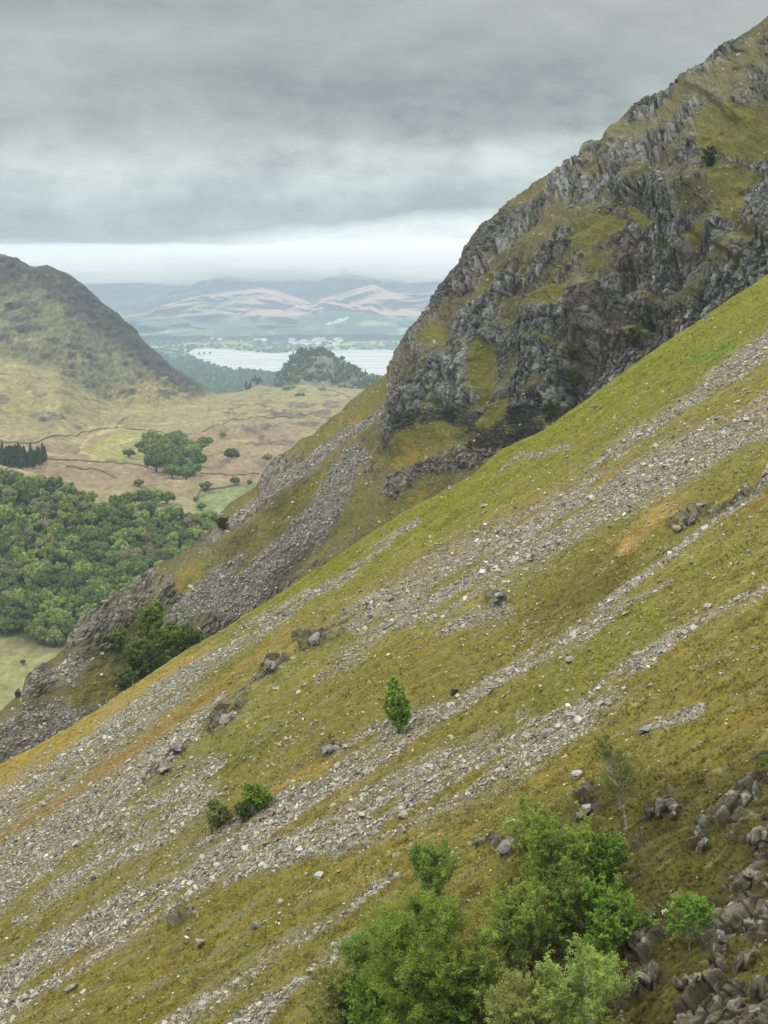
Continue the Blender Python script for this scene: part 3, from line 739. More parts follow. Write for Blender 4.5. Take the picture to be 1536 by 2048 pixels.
    c = blend(c, A(158, 146, 92), 0.7 * poly_mask(px, py + 20 * wob, [(200, 810), (300, 760), (380, 780), (430, 790), (380, 815), (280, 830)], 18))
    c = blend(c, A(114, 136, 86), 0.7 * poly_mask(px, py, [(385, 1015), (400, 985), (440, 975), (520, 970), (520, 1040), (400, 1050)], 6))
    c = blend(c, A(66, 84, 40), poly_mask(px + 10 * wob, py, [(-520, 925), (0, 960), (100, 985), (200, 1012), (300, 1026), (430, 1045), (900, 1060), (900, 1300), (60, 1290), (30, 1275), (-520, 1310)], 8))
    c = blend(c, A(140, 146, 100), sstep(1270, 1310, py) * (1 - sstep(300, 500, px)))
    c = blend(c, A(128, 112, 86), 0.6 * (1 - sstep(0, 26, np.abs(py - 1297))) * (1 - sstep(300, 400, px)))
    gx = poly_mask(px, py, [(30, 640), (80, 545), (60, 530), (-520, 400), (-520, 640)], 10)
    c = blend(c, A(84, 80, 70), fell * .7 * sstep(.08, .32, strk))
    c = blend(c, A(160, 152, 122), fell * .5 * sstep(.1, .35, -strk))
    c *= (1 + 0.6 * fine + 0.5 * mid)[..., None]
    rk = A(58, 58, 62) * (0.62 + .6 * q2[..., None]) * (0.75 + .5 * s2[..., None])
    rk = blend(rk, A(118, 114, 112), 0.6 * knolls)
    c = c * (1 - rock[..., None] * .9) + rk * rock[..., None] * .9
    c = np.clip(c, 0.004, 0.6)
    back = np.array([Pd[-1] + np.array([0, s, -0.45 * s * s / (s + 30)]) for s in (12, 35, 80, 160, 320, 600)])
    full = np.concatenate([Pd, back], 0)
    cb = np.concatenate([c, np.broadcast_to(c[-3:-2], (6,) + c.shape[1:])], 0)
    m = mat_ground('moor grass and bracken', 0.22, 0.35, 0.5, 2.0, scale2=0.3)
    o = grid_obj('valley_terrain', full, cb, m)
    tag(o, kind='structure', label='brown moorland valley floor with the rocky fell on the left')
    return Sheet(pxs, py, Pd), dict(P=Pd, px=px, py=py)
S3, M3 = build_valley()

# ------------------------------------------------------------------ lake, plain and the hills beyond
LAKE_Z = 75.0
def build_plain():
    pxs = np.arange(-900, 2500, 4.0)
    pys = np.concatenate([np.arange(655, 705, 0.8), np.arange(705, 800, 1.3), np.arange(800, 900, 6)])
    py, px = np.meshgrid(pys, pxs, indexing='ij')
    r = rays(px, py)
    k = (LAKE_Z + 2 - CAM[2]) / r[..., 2]
    P = CAM + r * k[..., None]
    X, Y = P[..., 0].copy(), P[..., 1].copy()
    w1 = fbm(X / 300, Y / 500, 0, 4, 301)
    wx, wy = px + 10 * w1, py + 2.2 * w1
    lake = poly_mask(wx, wy, [(378, 703), (388, 698), (430, 697), (472, 699), (480, 702), (520, 704), (572, 703), (600, 701), (680, 700), (740, 699), (800, 701), (1000, 700), (1500, 700), (1500, 760), (760, 752), (560, 748), (520, 744), (470, 740), (430, 733), (405, 722), (385, 712)], 2.2)
    pen = poly_mask(px, py, [(490, 699), (500, 703), (560, 706), (590, 702), (570, 698)], 1.5)
    lake *= 1 - pen
    rise = sstep(8500, 14000, Y) * 60
    P[..., 2] = LAKE_Z + 3 + rise + 6 * w1 - 14 * lake + 8 * fbm(X / 900, Y / 1200, 0, 3, 303) * (1 - lake)
    P[..., 2] = np.where(lake > 0.5, LAKE_Z - 4, np.maximum(P[..., 2], LAKE_Z + 0.8))
    f1, f2, q1, q2, ex, ey = voronoi(X / 190 + w1 * .4, Y / 300 + w1 * .4, 305)
    c = np.zeros(P.shape) + A(118, 150, 88)
    c = blend(c, A(150, 176, 112), sstep(.6, .7, q1))
    c = blend(c, A(60, 84, 54), sstep(.38, .30, q1))
    c = blend(c, A(152, 150, 104), sstep(.9, .93, q1))
    c = blend(c, A(56, 80, 52), 1 - sstep(.02, .10, f2 - f1))
    c = blend(c, A(60, 86, 56), sstep(.05, .3, fbm(X / 260, Y / 600, 0, 4, 307)))
    c = blend(c, A(54, 78, 48), sstep(705, 712, py) * (1 - lake))
    c *= (1 + .3 * fbm(X / 40, Y / 120, 0, 3, 309))[..., None]
    m = mat_ground('distant fields', 0.02, 0.2, 0, 1)
    o = grid_obj('valley_plain', P, np.clip(c, .004, .6), m)
    tag(o, kind='structure', label='green fields and woods around the lake')
    return Sheet(pxs, py, P), lake
S4, LAKE_MASK = build_plain()

def build_lake():
    m = bpy.data.materials.new('lake water'); m.use_nodes = True
    nt = m.node_tree; N, L = nt.nodes.new, nt.links.new
    b = nt.nodes['Principled BSDF']
    b.inputs['Base Color'].default_value = (0.32, 0.35, 0.35, 1)  # pale base colour stands in for bright sky reflected off the water
    b.inputs['Roughness'].default_value = 0.12; b.inputs['IOR'].default_value = 1.33
    b.inputs['Specular IOR Level'].default_value = 0.8
    tc = N('ShaderNodeTexCoord'); mp = N('ShaderNodeMapping'); mp.inputs['Scale'].default_value = (0.012, 0.035, 0.02)
    n = N('ShaderNodeTexNoise'); n.inputs['Scale'].default_value = 1.0; n.inputs['Detail'].default_value = 6
    L(tc.outputs['Object'], mp.inputs[0]); L(mp.outputs[0], n.inputs['Vector'])
    bp = N('ShaderNodeBump'); bp.inputs['Strength'].default_value = 0.03; bp.inputs['Distance'].default_value = 1.0
    n2 = N('ShaderNodeTexNoise'); n2.inputs['Scale'].default_value = 0.35; n2.inputs['Detail'].default_value = 4
    L(mp.outputs[0], n2.inputs['Vector'])
    mr = N('ShaderNodeMapRange'); mr.inputs[1].default_value = .4; mr.inputs[2].default_value = .6; mr.inputs[3].default_value = .22; mr.inputs[4].default_value = .42
    L(n2.outputs['Fac'], mr.inputs[0]); L(mr.outputs[0], b.inputs['Roughness'])
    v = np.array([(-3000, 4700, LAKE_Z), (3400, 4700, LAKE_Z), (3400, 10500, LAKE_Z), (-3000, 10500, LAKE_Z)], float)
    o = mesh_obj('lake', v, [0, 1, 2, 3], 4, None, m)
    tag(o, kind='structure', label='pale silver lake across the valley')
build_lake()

def build_far_hills():
    def hill(name, label, prof, foot, d0, d1, seed, colour, wr, rough, nrow=150):
        pxs = np.arange(-900, 2500, 4.0)
        top = curve(pxs, prof) + wr * fbm(pxs / 90, pxs * 0 + seed, 0, 4, seed)
        t = np.linspace(0, 1, nrow)
        py = foot + (top - foot)[None] * t[:, None]
        px = np.broadcast_to(pxs[None], py.shape)
        D = d0 + (d1 - d0) * t[:, None] + 0 * px
        P = at(px, py, D)
        X, Y, Z = P[..., 0], P[..., 1], P[..., 2]
        g = fbm(X / 1500 + .3 * fbm(X / 500, Y / 500, 0, 2, seed + 3), Y / 2600, 0, 5, seed + 1, ridged=True)
        fade = sstep(0, .15, t)[:, None] * (1 - .8 * sstep(.85, 1, t)[:, None])
        P[..., 1] += -rough * g * fade * 4
        P[..., 2] += 0.25 * rough * g * fade
        c = colour(px, py, X, Y, Z, t[:, None] + 0 * px, g)
        back = np.array([P[-1] + np.array([0, s, -.4 * s]) for s in (150, 600, 1200)])
        m = mat_ground(name + ' turf', 0.01, .25, .4, 12, scale2=.02)
        o = grid_obj('hill', np.concatenate([P, back]), np.clip(np.concatenate([c, np.broadcast_to(c[-2:-1], (3,) + c.shape[1:])]), .004, .6), m)
        tag(o, kind='structure', label=label)
    def c_back(px, py, X, Y, Z, t, g):
        c = np.zeros(px.shape + (3,)) + A(70, 78, 84)
        c = blend(c, A(112, 98, 92), sstep(-.1, .35, fbm(X / 900, Z / 200, 0, 4, 333)))
        c = blend(c, A(60, 66, 70), sstep(-.2, .4, -g))
        return c
    def c_front(px, py, X, Y, Z, t, g):
        w = fbm(X / 500, Z / 120, 0, 4, 343)
        c = np.zeros(px.shape + (3,)) + A(164, 136, 120)  # heather tone, made pinker to paint in sunlit patches
        c = blend(c, A(84, 86, 82), sstep(.06, .34, fbm(X / 420, Z / 90, 3, 5, 345)))
        c = blend(c, A(70, 76, 80), .8 * sstep(.1, .5, -g))
        c = blend(c, A(116, 122, 84), .8 * poly_mask(px + 12 * w, py + 5 * w, [(350, 640), (400, 615), (460, 597), (510, 588), (520, 600), (470, 625), (420, 650), (340, 655)], 5))
        c = blend(c, A(88, 84, 90), .8 * poly_mask(px + 12 * w, py + 5 * w, [(330, 590), (280, 570), (380, 575), (400, 585), (370, 612), (350, 600)], 6))
        c = blend(c, A(92, 98, 88), .7 * poly_mask(px + 12 * w, py + 5 * w, [(620, 600), (600, 560), (660, 565), (640, 600)], 6))
        c = blend(c, A(128, 100, 92), .7 * poly_mask(px, py, [(360, 660), (400, 645), (470, 640), (500, 660)], 5))
        c = blend(c, A(74, 100, 70), sstep(636, 652, py + 12 * w))
        c *= (1 + .35 * g + .5 * w)[..., None]
        return c
    def c_low(px, py, X, Y, Z, t, g):
        w = fbm(X / 300, Z / 60, 0, 4, 353)
        c = np.zeros(px.shape + (3,)) + A(58, 88, 66)
        c = blend(c, A(140, 166, 118), sstep(.0, .25, w) * sstep(.95, .5, t))
        c *= (1 + .8 * fbm(X / 60, Z / 20, 0, 3, 355))[..., None]
        return c
    hill('far ridge', 'blue fells whose tops vanish in low cloud', [(-900, 500), (0, 530), (170, 548), (250, 540), (330, 552), (420, 548), (500, 534), (620, 520), (740, 515), (860, 522), (1000, 510), (2500, 500)], 668, 12500, 15500, 331, c_back, 12, 420)
    hill('near ridge', 'pinkish heather hills beyond the lake', [(-900, 610), (150, 618), (250, 632), (300, 626), (345, 608), (385, 598), (450, 588), (520, 578), (560, 582), (600, 596), (625, 606), (665, 594), (720, 578), (745, 572), (790, 588), (840, 590), (900, 570), (1200, 560), (2500, 590)], 672, 10800, 12600, 341, c_front, 8, 300)
    hill('wooded rise', 'dark wooded rise at the foot of the far fells', [(-900, 662), (200, 660), (300, 652), (420, 655), (520, 650), (600, 633), (660, 622), (720, 624), (800, 640), (860, 634), (920, 620), (1200, 620), (2500, 640)], 676, 9900, 10700, 351, c_low, 5, 60, 60)
build_far_hills()

# ------------------------------------------------------------------ the wooded crag in front of the lake, and the small knoll beside it
def build_knoll(name, label, prof, base, d0, d1, seed, rockamt, step=1.2):
    p = np.array(prof, float)
    pxs = np.arange(p[0, 0], p[-1, 0] + step, step)
    top = curve(pxs, prof)
    nr = 90
    t = np.linspace(0, 1, nr)
    py = base + (top - base)[None] * t[:, None]
    px = np.broadcast_to(pxs[None], py.shape)
    mid = (p[0, 0] + p[-1, 0]) / 2; half = (p[-1, 0] - p[0, 0]) / 2
    bulge = 1 - ((px - mid) / half) ** 2
    D = d0 + (d1 - d0) * (t[:, None] ** 1.5) + 60 * (1 - np.clip(bulge, 0, 1))
    P = at(px, py, D)
    X, Y, Z = P[..., 0], P[..., 1], P[..., 2]
    f1, f2, q1, q2, ex, ey = voronoi((X + .3 * Z) / 9, Z / 16, seed)
    k1, k2, s1, s2, _, _ = voronoi((X + .3 * Z) / 4, Z / 7, seed + 1)
    h = 5 * fbm(X / 25, Z / 25, 0, 4, seed + 2) + rockamt * (3 * (q1 - .5) + 2 * (s1 - .5) - 2 * (1 - sstep(0, .2, f2 - f1)))
    P = P + normals(P) * (h * (1 - .8 * sstep(.85, 1, t)[:, None]))[..., None]
    c = np.zeros(P.shape) + A(118, 120, 112) * (.6 + .7 * q2[..., None])
    c = blend(c, A(96, 106, 70), sstep(-.05, .3, fbm(X / 14, Z / 10, 0, 4, seed + 4)))
    c = blend(c, A(150, 146, 96), sstep(.35, .1, t[:, None] + .2 * fbm(X / 20, Z / 10, 0, 3, seed + 5)))
    back = np.array([P[-1] + np.array([0, s, -.55 * s]) for s in (10, 40, 90, 200)])
    m = mat_ground(name + ' rock', .15, .35, .5, 1.5)
    o = grid_obj(name, np.concatenate([P, back]), np.clip(np.concatenate([c, np.broadcast_to(c[-2:-1], (4,) + c.shape[1:])]), .004, .6), m)
    tag(o, kind='structure', label=label)
    return Sheet(pxs, py, P)
S5 = build_knoll('rocky_hill', 'steep rocky wooded crag standing before the lake',
                 [(535, 796), (548, 770), (558, 748), (572, 728), (585, 712), (600, 702), (622, 699), (645, 702), (668, 710), (690, 722), (712, 738), (735, 748), (758, 757), (800, 772), (830, 795)], 800, 3150, 3420, 401, 1.0)
S6 = build_knoll('rocky_knoll', 'low rocky knoll left of the wooded crag',
                 [(470, 792), (482, 782), (492, 768), (505, 760), (520, 759), (535, 768), (552, 780), (570, 790)], 796, 2950, 3050, 421, .7)
# ------------------------------------------------------------------ loose stone
def ico():
    p = (1 + 5 ** .5) / 2
    v = np.array([(-1, p, 0), (1, p, 0), (-1, -p, 0), (1, -p, 0), (0, -1, p), (0, 1, p), (0, -1, -p), (0, 1, -p), (p, 0, -1), (p, 0, 1), (-p, 0, -1), (-p, 0, 1)], float)
    v /= np.linalg.norm(v[0])
    f = np.array([(0, 11, 5), (0, 5, 1), (0, 1, 7), (0, 7, 10), (0, 10, 11), (1, 5, 9), (5, 11, 4), (11, 10, 2), (10, 7, 6), (7, 1, 8),
                  (3, 9, 4), (3, 4, 2), (3, 2, 6), (3, 6, 8), (3, 8, 9), (4, 9, 5), (2, 4, 11), (6, 2, 10), (8, 6, 7), (9, 8, 1)])
    return v, f
def subdiv(v, f):
    v = [tuple(x) for x in v]; cache = {}; out = []
    def mid(a, b):
        k = (min(a, b), max(a, b))
        if k not in cache:
            m = np.array(v[a]) + np.array(v[b]); m /= np.linalg.norm(m); cache[k] = len(v); v.append(tuple(m))
        return cache[k]
    for a, b, c in f:
        ab, bc, ca = mid(a, b), mid(b, c), mid(c, a)
        out += [(a, ab, ca), (b, bc, ab), (c, ca, bc), (ab, bc, ca)]
    return np.array(v), np.array(out)
IV, IF = ico()
IV2, IF2 = subdiv(IV, IF)
IV3, IF3 = subdiv(IV2, IF2)
def cut_rock(v, r, ncut=9, lo=.5, hi=.85):
    """chop a ball with planes: flat faces and hard edges like split slate"""
    v = v.copy()
    for _ in range(ncut):
        n = r.normal(size=3); n /= np.linalg.norm(n); d = r.uniform(lo, hi)
        s = v @ n
        o = s > d
        v[o] -= np.outer(s[o] - d, n)
    return v
def slab_rock(r):
    v = np.array([(x, y, z) for x in (-1, 1) for y in (-1, 1) for z in (-1, 1)], float) * .75
    v += r.uniform(-.28, .28, v.shape)
    q = [(0, 1, 3, 2), (4, 6, 7, 5), (0, 4, 5, 1), (2, 3, 7, 6), (0, 2, 6, 4), (1, 5, 7, 3)]
    f = []
    for a, b, c, d in q: f += [(a, b, c), (a, c, d)]
    return v, np.array(f)
_r = np.random.default_rng(5)
SHAPES = [(cut_rock(IV, _r, 5, .6, .9), IF) for _ in range(8)] + [slab_rock(_r) for _ in range(10)]

def rots(n, normal, r, tilt=.5):
    """random frames whose third axis is about the ground normal"""
    z = np.broadcast_to(normal, (n, 3)) + r.normal(size=(n, 3)) * tilt
    z /= np.linalg.norm(z, axis=1, keepdims=True)
    x = r.normal(size=(n, 3)); x -= (x * z).sum(1, keepdims=True) * z; x /= np.linalg.norm(x, axis=1, keepdims=True)
    y = np.cross(z, x)
    return np.stack([x, y, z], -1)

def stones(name, pos, size, normal, colr, mat, r, tilt=.5, sink=.15):
    n = len(pos)
    R = rots(n, normal, r, tilt)
    sc3 = size[:, None] * np.stack([r.uniform(.75, 1.45, n), r.uniform(.55, 1.0, n), r.uniform(.28, .62, n)], 1)
    k = r.integers(0, len(SHAPES), n)
    V, Fs, Cc, off = [], [], [], 0
    for s, (v, f) in enumerate(SHAPES):
        ix = np.where(k == s)[0]
        if not len(ix): continue
        w = v[None] * sc3[ix][:, None, :]
        w = np.einsum('nij,nkj->nki', R[ix], w) + (pos[ix] + normal * (size[ix] * (.28 - sink))[:, None])[:, None, :]
        V.append(w.reshape(-1, 3)); nv = len(v)
        Fs.append((f[None] + (off + np.arange(len(ix)) * nv)[:, None, None]).reshape(-1)); off += nv * len(ix)
        Cc.append(np.repeat(colr[ix], nv, axis=0))
    V = np.concatenate(V); c = V.mean(0)
    o = mesh_obj(name, V - c, np.concatenate(Fs), 3, np.clip(np.concatenate(Cc), .01, .7), mat)
    o.location = c.tolist()
    return o

def cell_area(P):
    a = P[1:, :-1] - P[:-1, :-1]; b = P[:-1, 1:] - P[:-1, :-1]
    return np.linalg.norm(np.cross(a, b), axis=-1)
def sample(P, dens, r, maxn):
    w = dens[:-1, :-1] * cell_area(P)
    n = int(min(w.sum(), maxn))
    cs = np.cumsum(w.ravel()); ix = np.searchsorted(cs, r.random(n) * cs[-1])
    i, j = np.unravel_index(np.minimum(ix, w.size - 1), w.shape)
    u, v = r.random((n, 1)), r.random((n, 1))
    p = P[i, j] * (1 - u) * (1 - v) + P[i + 1, j] * u * (1 - v) + P[i, j + 1] * (1 - u) * v + P[i + 1, j + 1] * u * v
    return p, i, j

def mat_stone(name, scale=5.0, lich=0.35):
    m = bpy.data.materials.new(name); m.use_nodes = True
    nt = m.node_tree; N, L = nt.nodes.new, nt.links.new
    b = nt.nodes['Principled BSDF']; b.inputs['Roughness'].default_value = .9; b.inputs['Specular IOR Level'].default_value = .2
    at_ = N('ShaderNodeAttribute'); at_.attribute_name = 'Col'
    tc = N('ShaderNodeTexCoord')
    n = N('ShaderNodeTexNoise'); n.inputs['Scale'].default_value = scale; n.inputs['Detail'].default_value = 8; n.inputs['Roughness'].default_value = .7
    L(tc.outputs['Object'], n.inputs['Vector'])
    mr = N('ShaderNodeMapRange'); mr.inputs[1].default_value = .3; mr.inputs[2].default_value = .7; mr.inputs[3].default_value = .6; mr.inputs[4].default_value = 1.4
    L(n.outputs['Fac'], mr.inputs[0])
    vm = N('ShaderNodeVectorMath'); vm.operation = 'SCALE'; L(at_.outputs['Color'], vm.inputs[0]); L(mr.outputs[0], vm.inputs['Scale'])
    n2 = N('ShaderNodeTexNoise'); n2.inputs['Scale'].default_value = scale * .8; n2.inputs['Detail'].default_value = 6
    mp = N('ShaderNodeMapping'); mp.inputs['Location'].default_value = (7, 3, 1); L(tc.outputs['Object'], mp.inputs[0]); L(mp.outputs[0], n2.inputs['Vector'])
    m2 = N('ShaderNodeMapRange'); m2.inputs[1].default_value = .56; m2.inputs[2].default_value = .66; m2.inputs[3].default_value = 0; m2.inputs[4].default_value = lich
    L(n2.outputs['Fac'], m2.inputs[0])
    mx = N('ShaderNodeMix'); mx.data_type = 'RGBA'; L(m2.outputs[0], mx.inputs[0]); L(vm.outputs[0], mx.inputs[6]); mx.inputs[7].default_value = (.34, .34, .29, 1)
    L(mx.outputs[2], b.inputs['Base Color'])
    bp = N('ShaderNodeBump'); bp.inputs['Strength'].default_value = .5; bp.inputs['Distance'].default_value = .08
    L(n.outputs['Fac'], bp.inputs['Height']); L(bp.outputs[0], b.inputs['Normal'])
    return m
MAT_SCREE = mat_stone('slate scree', 6)
MAT_ROCK = mat_stone('lichened rock', 3.0, .4)

def stone_cols(n, r, warm=0.0):
    v = np.clip(r.normal(.21, .06, n), .09, .34)
    v = np.where(r.random(n) < .14, v * 1.4, v)
    t = r.random((n, 1))
    base = np.array([1.06, 1.02, .88]) * (1 - t) + np.array([1.0, 1.0, .95]) * t
    base = base + np.array([.10, .0, -.08]) * warm
    return v[:, None] * base

def scatter_stones():
    r = np.random.default_rng(21)
    P = M1['P']; s = M1['scree']
    keep = (M1['px'] > -200) & (M1['px'] < 1900) & (M1['py'] < 2400)
    d = sstep(.25, .75, s) * 34.0 * keep
    p, i, j = sample(P, d, r, 260000)
    # blocks are bigger low down and along the edges of the runs
    big = sstep(1000, 1900, M1['py'][i, j])
    size = np.clip(r.lognormal(math.log(.053), .6, len(p)) * (1 + .15 * big), .026, .32)
    tag(stones('scree', p, size, NRM, stone_cols(len(p), r), MAT_SCREE, r, .45), kind='stuff', label='grey angular scree stones in long runs down the slope')
    d = (1 - .85 * sstep(.4, .8, s)) * (M1['sprinkle'] * 20 + 4.0 + 8 * sstep(.05, .4, s)) * (1 - M1['rock']) * (1 - .6 * M1['crag']) * keep
    d *= .2 + 1.6 * sstep(-.1, .4, fbm(M1['a'] / 6, M1['b'] / 1.6, 0, 4, 411))
    d *= .35 + .65 * sstep(60, 260, M1['py'] - M1['py'][0][None])
    p, i, j = sample(P, d, r, 190000)
    size = np.clip(r.lognormal(math.log(.062), .5, len(p)), .03, .26) * np.clip(p[:, 1] / 110, .6, 1.1)
    tag(stones('scattered_stones', p, size, NRM, stone_cols(len(p), r, .5) * 1.08, MAT_SCREE, r, .4, -.12), kind='stuff', label='loose pale stones strewn through the grass and moss')
    p, i, j = sample(M2['P'], .10 * (1 - M2['rock']) * (1 + 0 * M2['px']), r, 9000)
    tag(stones('scattered_stones', p, np.clip(r.lognormal(math.log(.22), .5, len(p)), .1, 1.0), np.array([-.45, -.2, .87]), stone_cols(len(p), r), MAT_SCREE, r, .5), kind='stuff', label='loose stones in the turf of the far fell')
    # the farther fan, under the crag
    P = M2['P']
    p, i, j = sample(P, sstep(.3, .8, M2['scree']) * 4, r, 60000)
    size = np.clip(r.lognormal(math.log(.2), .45, len(p)), .1, .9)
    n2 = np.array([-.45, -.2, .87])
    tag(stones('scree', p, size, n2, stone_cols(len(p), r) * .8, MAT_SCREE, r, .5), kind='stuff', label='fine grey scree fan below the dark crag')
scatter_stones()

def blades(name, label, P, w, r, maxn, hgt, cols, nb=6, lean=.5, droop=-.25, mat=None):
    p, i, j = sample(P, w, r, maxn)
    n = len(p)
    base = M1['col'][i, j] * (1 + r.normal(0, .13, (n, 1))) * cols
    V = np.zeros((n, nb, 3, 3)); H = hgt * r.lognormal(0, .35, n)
    for b in range(nb):
        ang = r.random(n) * 6.283
        out = np.stack([np.cos(ang), np.sin(ang), 0 * ang], 1)
        side = np.stack([-np.sin(ang), np.cos(ang), 0 * ang], 1)
        w_ = H * .22
        root = p + out * (H * r.uniform(0, .35, n))[:, None]
        tip = root + out * (H * lean * r.uniform(.3, 1.2, n))[:, None] + np.array([0, 0, 1.0]) * (H * r.uniform(.6, 1.0, n))[:, None] + NRM * (H * .1)[:, None] - G * (H * .25)[:, None]
        V[:, b, 0] = root - side * w_[:, None] - NRM * .03; V[:, b, 1] = root + side * w_[:, None] - NRM * .03; V[:, b, 2] = tip
    C = np.repeat(base, nb * 3, axis=0) * (1 + .13 * r.normal(size=(n * nb * 3, 1)).clip(-1.5, 1.5))
    c0 = p.mean(0)
    o = mesh_obj(name, V.reshape(-1, 3) - c0, np.arange(n * nb * 3), 3, np.clip(C, .005, .6), mat)
    o.location = c0.tolist()
    tag(o, kind='stuff', label=label)
MAT_TURF = mat_leaf('turf blades', .25, 0)
def scatter_grass():
    r = np.random.default_rng(31)
    keep = (M1['px'] > -200) & (M1['px'] < 1900) & (M1['py'] < 2400)
    d = (.25 + M1['grassy']) * (1 - sstep(.3, .7, M1['scree'])) * (1 - .8 * M1['rock']) * keep
    near = sstep(135, 60, M1['P'][..., 1])
    clump = .25 + 1.5 * sstep(-.15, .35, fbm(M1['a'] / 1.6, M1['b'] / 1.0, 0, 3, 421))
    blades('grass', 'short heather moss and grass tufts covering the hillside', M1['P'], d * clump * (5 + 22 * near), r, 230000, .09, 1.8, mat=MAT_TURF)
scatter_grass()

def rock_thing(px, py, w, h, label, seed, tone=(1, 1, 1), sheet=None, ang=0.0, depthf=.6, name='boulder', cat='boulder', upright=False, group=None, ncut=12, sink=.3, embed=0.0):
    """one rock, w by h photo pixels across, sitting in the slope at (px, py)"""
    r = np.random.default_rng(seed)
    S = sheet or S1
    p = S.at(px, py + h * .35)
    ppm = F / p[1]
    W, Hh = w / ppm / 2, h / ppm / 2
    V, Fc, C, off = [], [], [], 0
    nb = 1 if name == 'boulder' and w * h < 700 else (3 if name == 'boulder' else int(5 + w * h / 800))
    for b in range(nb):
        v = cut_rock(IV3, r, int(r.integers(20, 28)), .34, .6)
        v += .012 * fbm(v[:, 0] * 5 + seed, v[:, 1] * 5, v[:, 2] * 2.5, 2, seed + b)[:, None]
        if nb == 1: sx, sz, sy, ox, oz, oy = W * 1.55, Hh * 1.55, (W + Hh) * depthf * 1.2, 0, 0, 0
        else:
            f = 1.25 if b == 0 else r.uniform(.55, 1.0)
            sx, sz, sy = W * f * (1.0 if name == 'boulder' else .8), Hh * f * r.uniform(.8, 1.2), (W + Hh) * depthf * f
            ox, oz, oy = (0, 0, 0) if b == 0 else (r.uniform(-.65, .65) * W, r.uniform(-.7, .35) * Hh, r.uniform(-.4, .1) * (W + Hh) * .5)
        v = v * np.array([sx, sy, sz])
        tl = r.normal(0, .16); x, z = v[:, 0].copy(), v[:, 2].copy()
        v[:, 0] = x * math.cos(tl) - z * math.sin(tl) + ox; v[:, 2] = x * math.sin(tl) + z * math.cos(tl) + oz; v[:, 1] += oy
        V.append(v); Fc.append(IF3 + off); off += len(v); C.append(np.full(len(v), r.uniform(.7, 1.2)))
    v = np.concatenate(V)
    ca, sa = math.cos(ang), math.sin(ang)
    x, z = v[:, 0].copy(), v[:, 2].copy()
    v[:, 0] = x * ca - z * sa; v[:, 2] = x * sa + z * ca
    v[:, 2] += Hh * (1 - sink)
    base = np.array(tone) * (.165 if name != 'boulder' else .19) * np.concatenate(C)[:, None] * (1 + .4 * fbm(v[:, 0] / W * 2 + 9, v[:, 1] / W * 2, v[:, 2] / Hh * 2, 3, seed + 9))[:, None]
    # moss and heather creep over the tops
    if name != 'boulder':
        ms = sstep(-.28, .06, fbm(v[:, 0] * 1.2 + seed, v[:, 1] * 1.2, v[:, 2] * 1.2, 3, seed + 5))
        base = base * (1 - .8 * ms[:, None]) + A(76, 74, 40) * .8 * ms[:, None]
    o = mesh_obj(name, v, np.concatenate(Fc), 3, np.clip(base, .01, .5), MAT_ROCK)
    o.location = (p + NRM * embed).tolist()
    tag(o, label, cat, group)
    return o

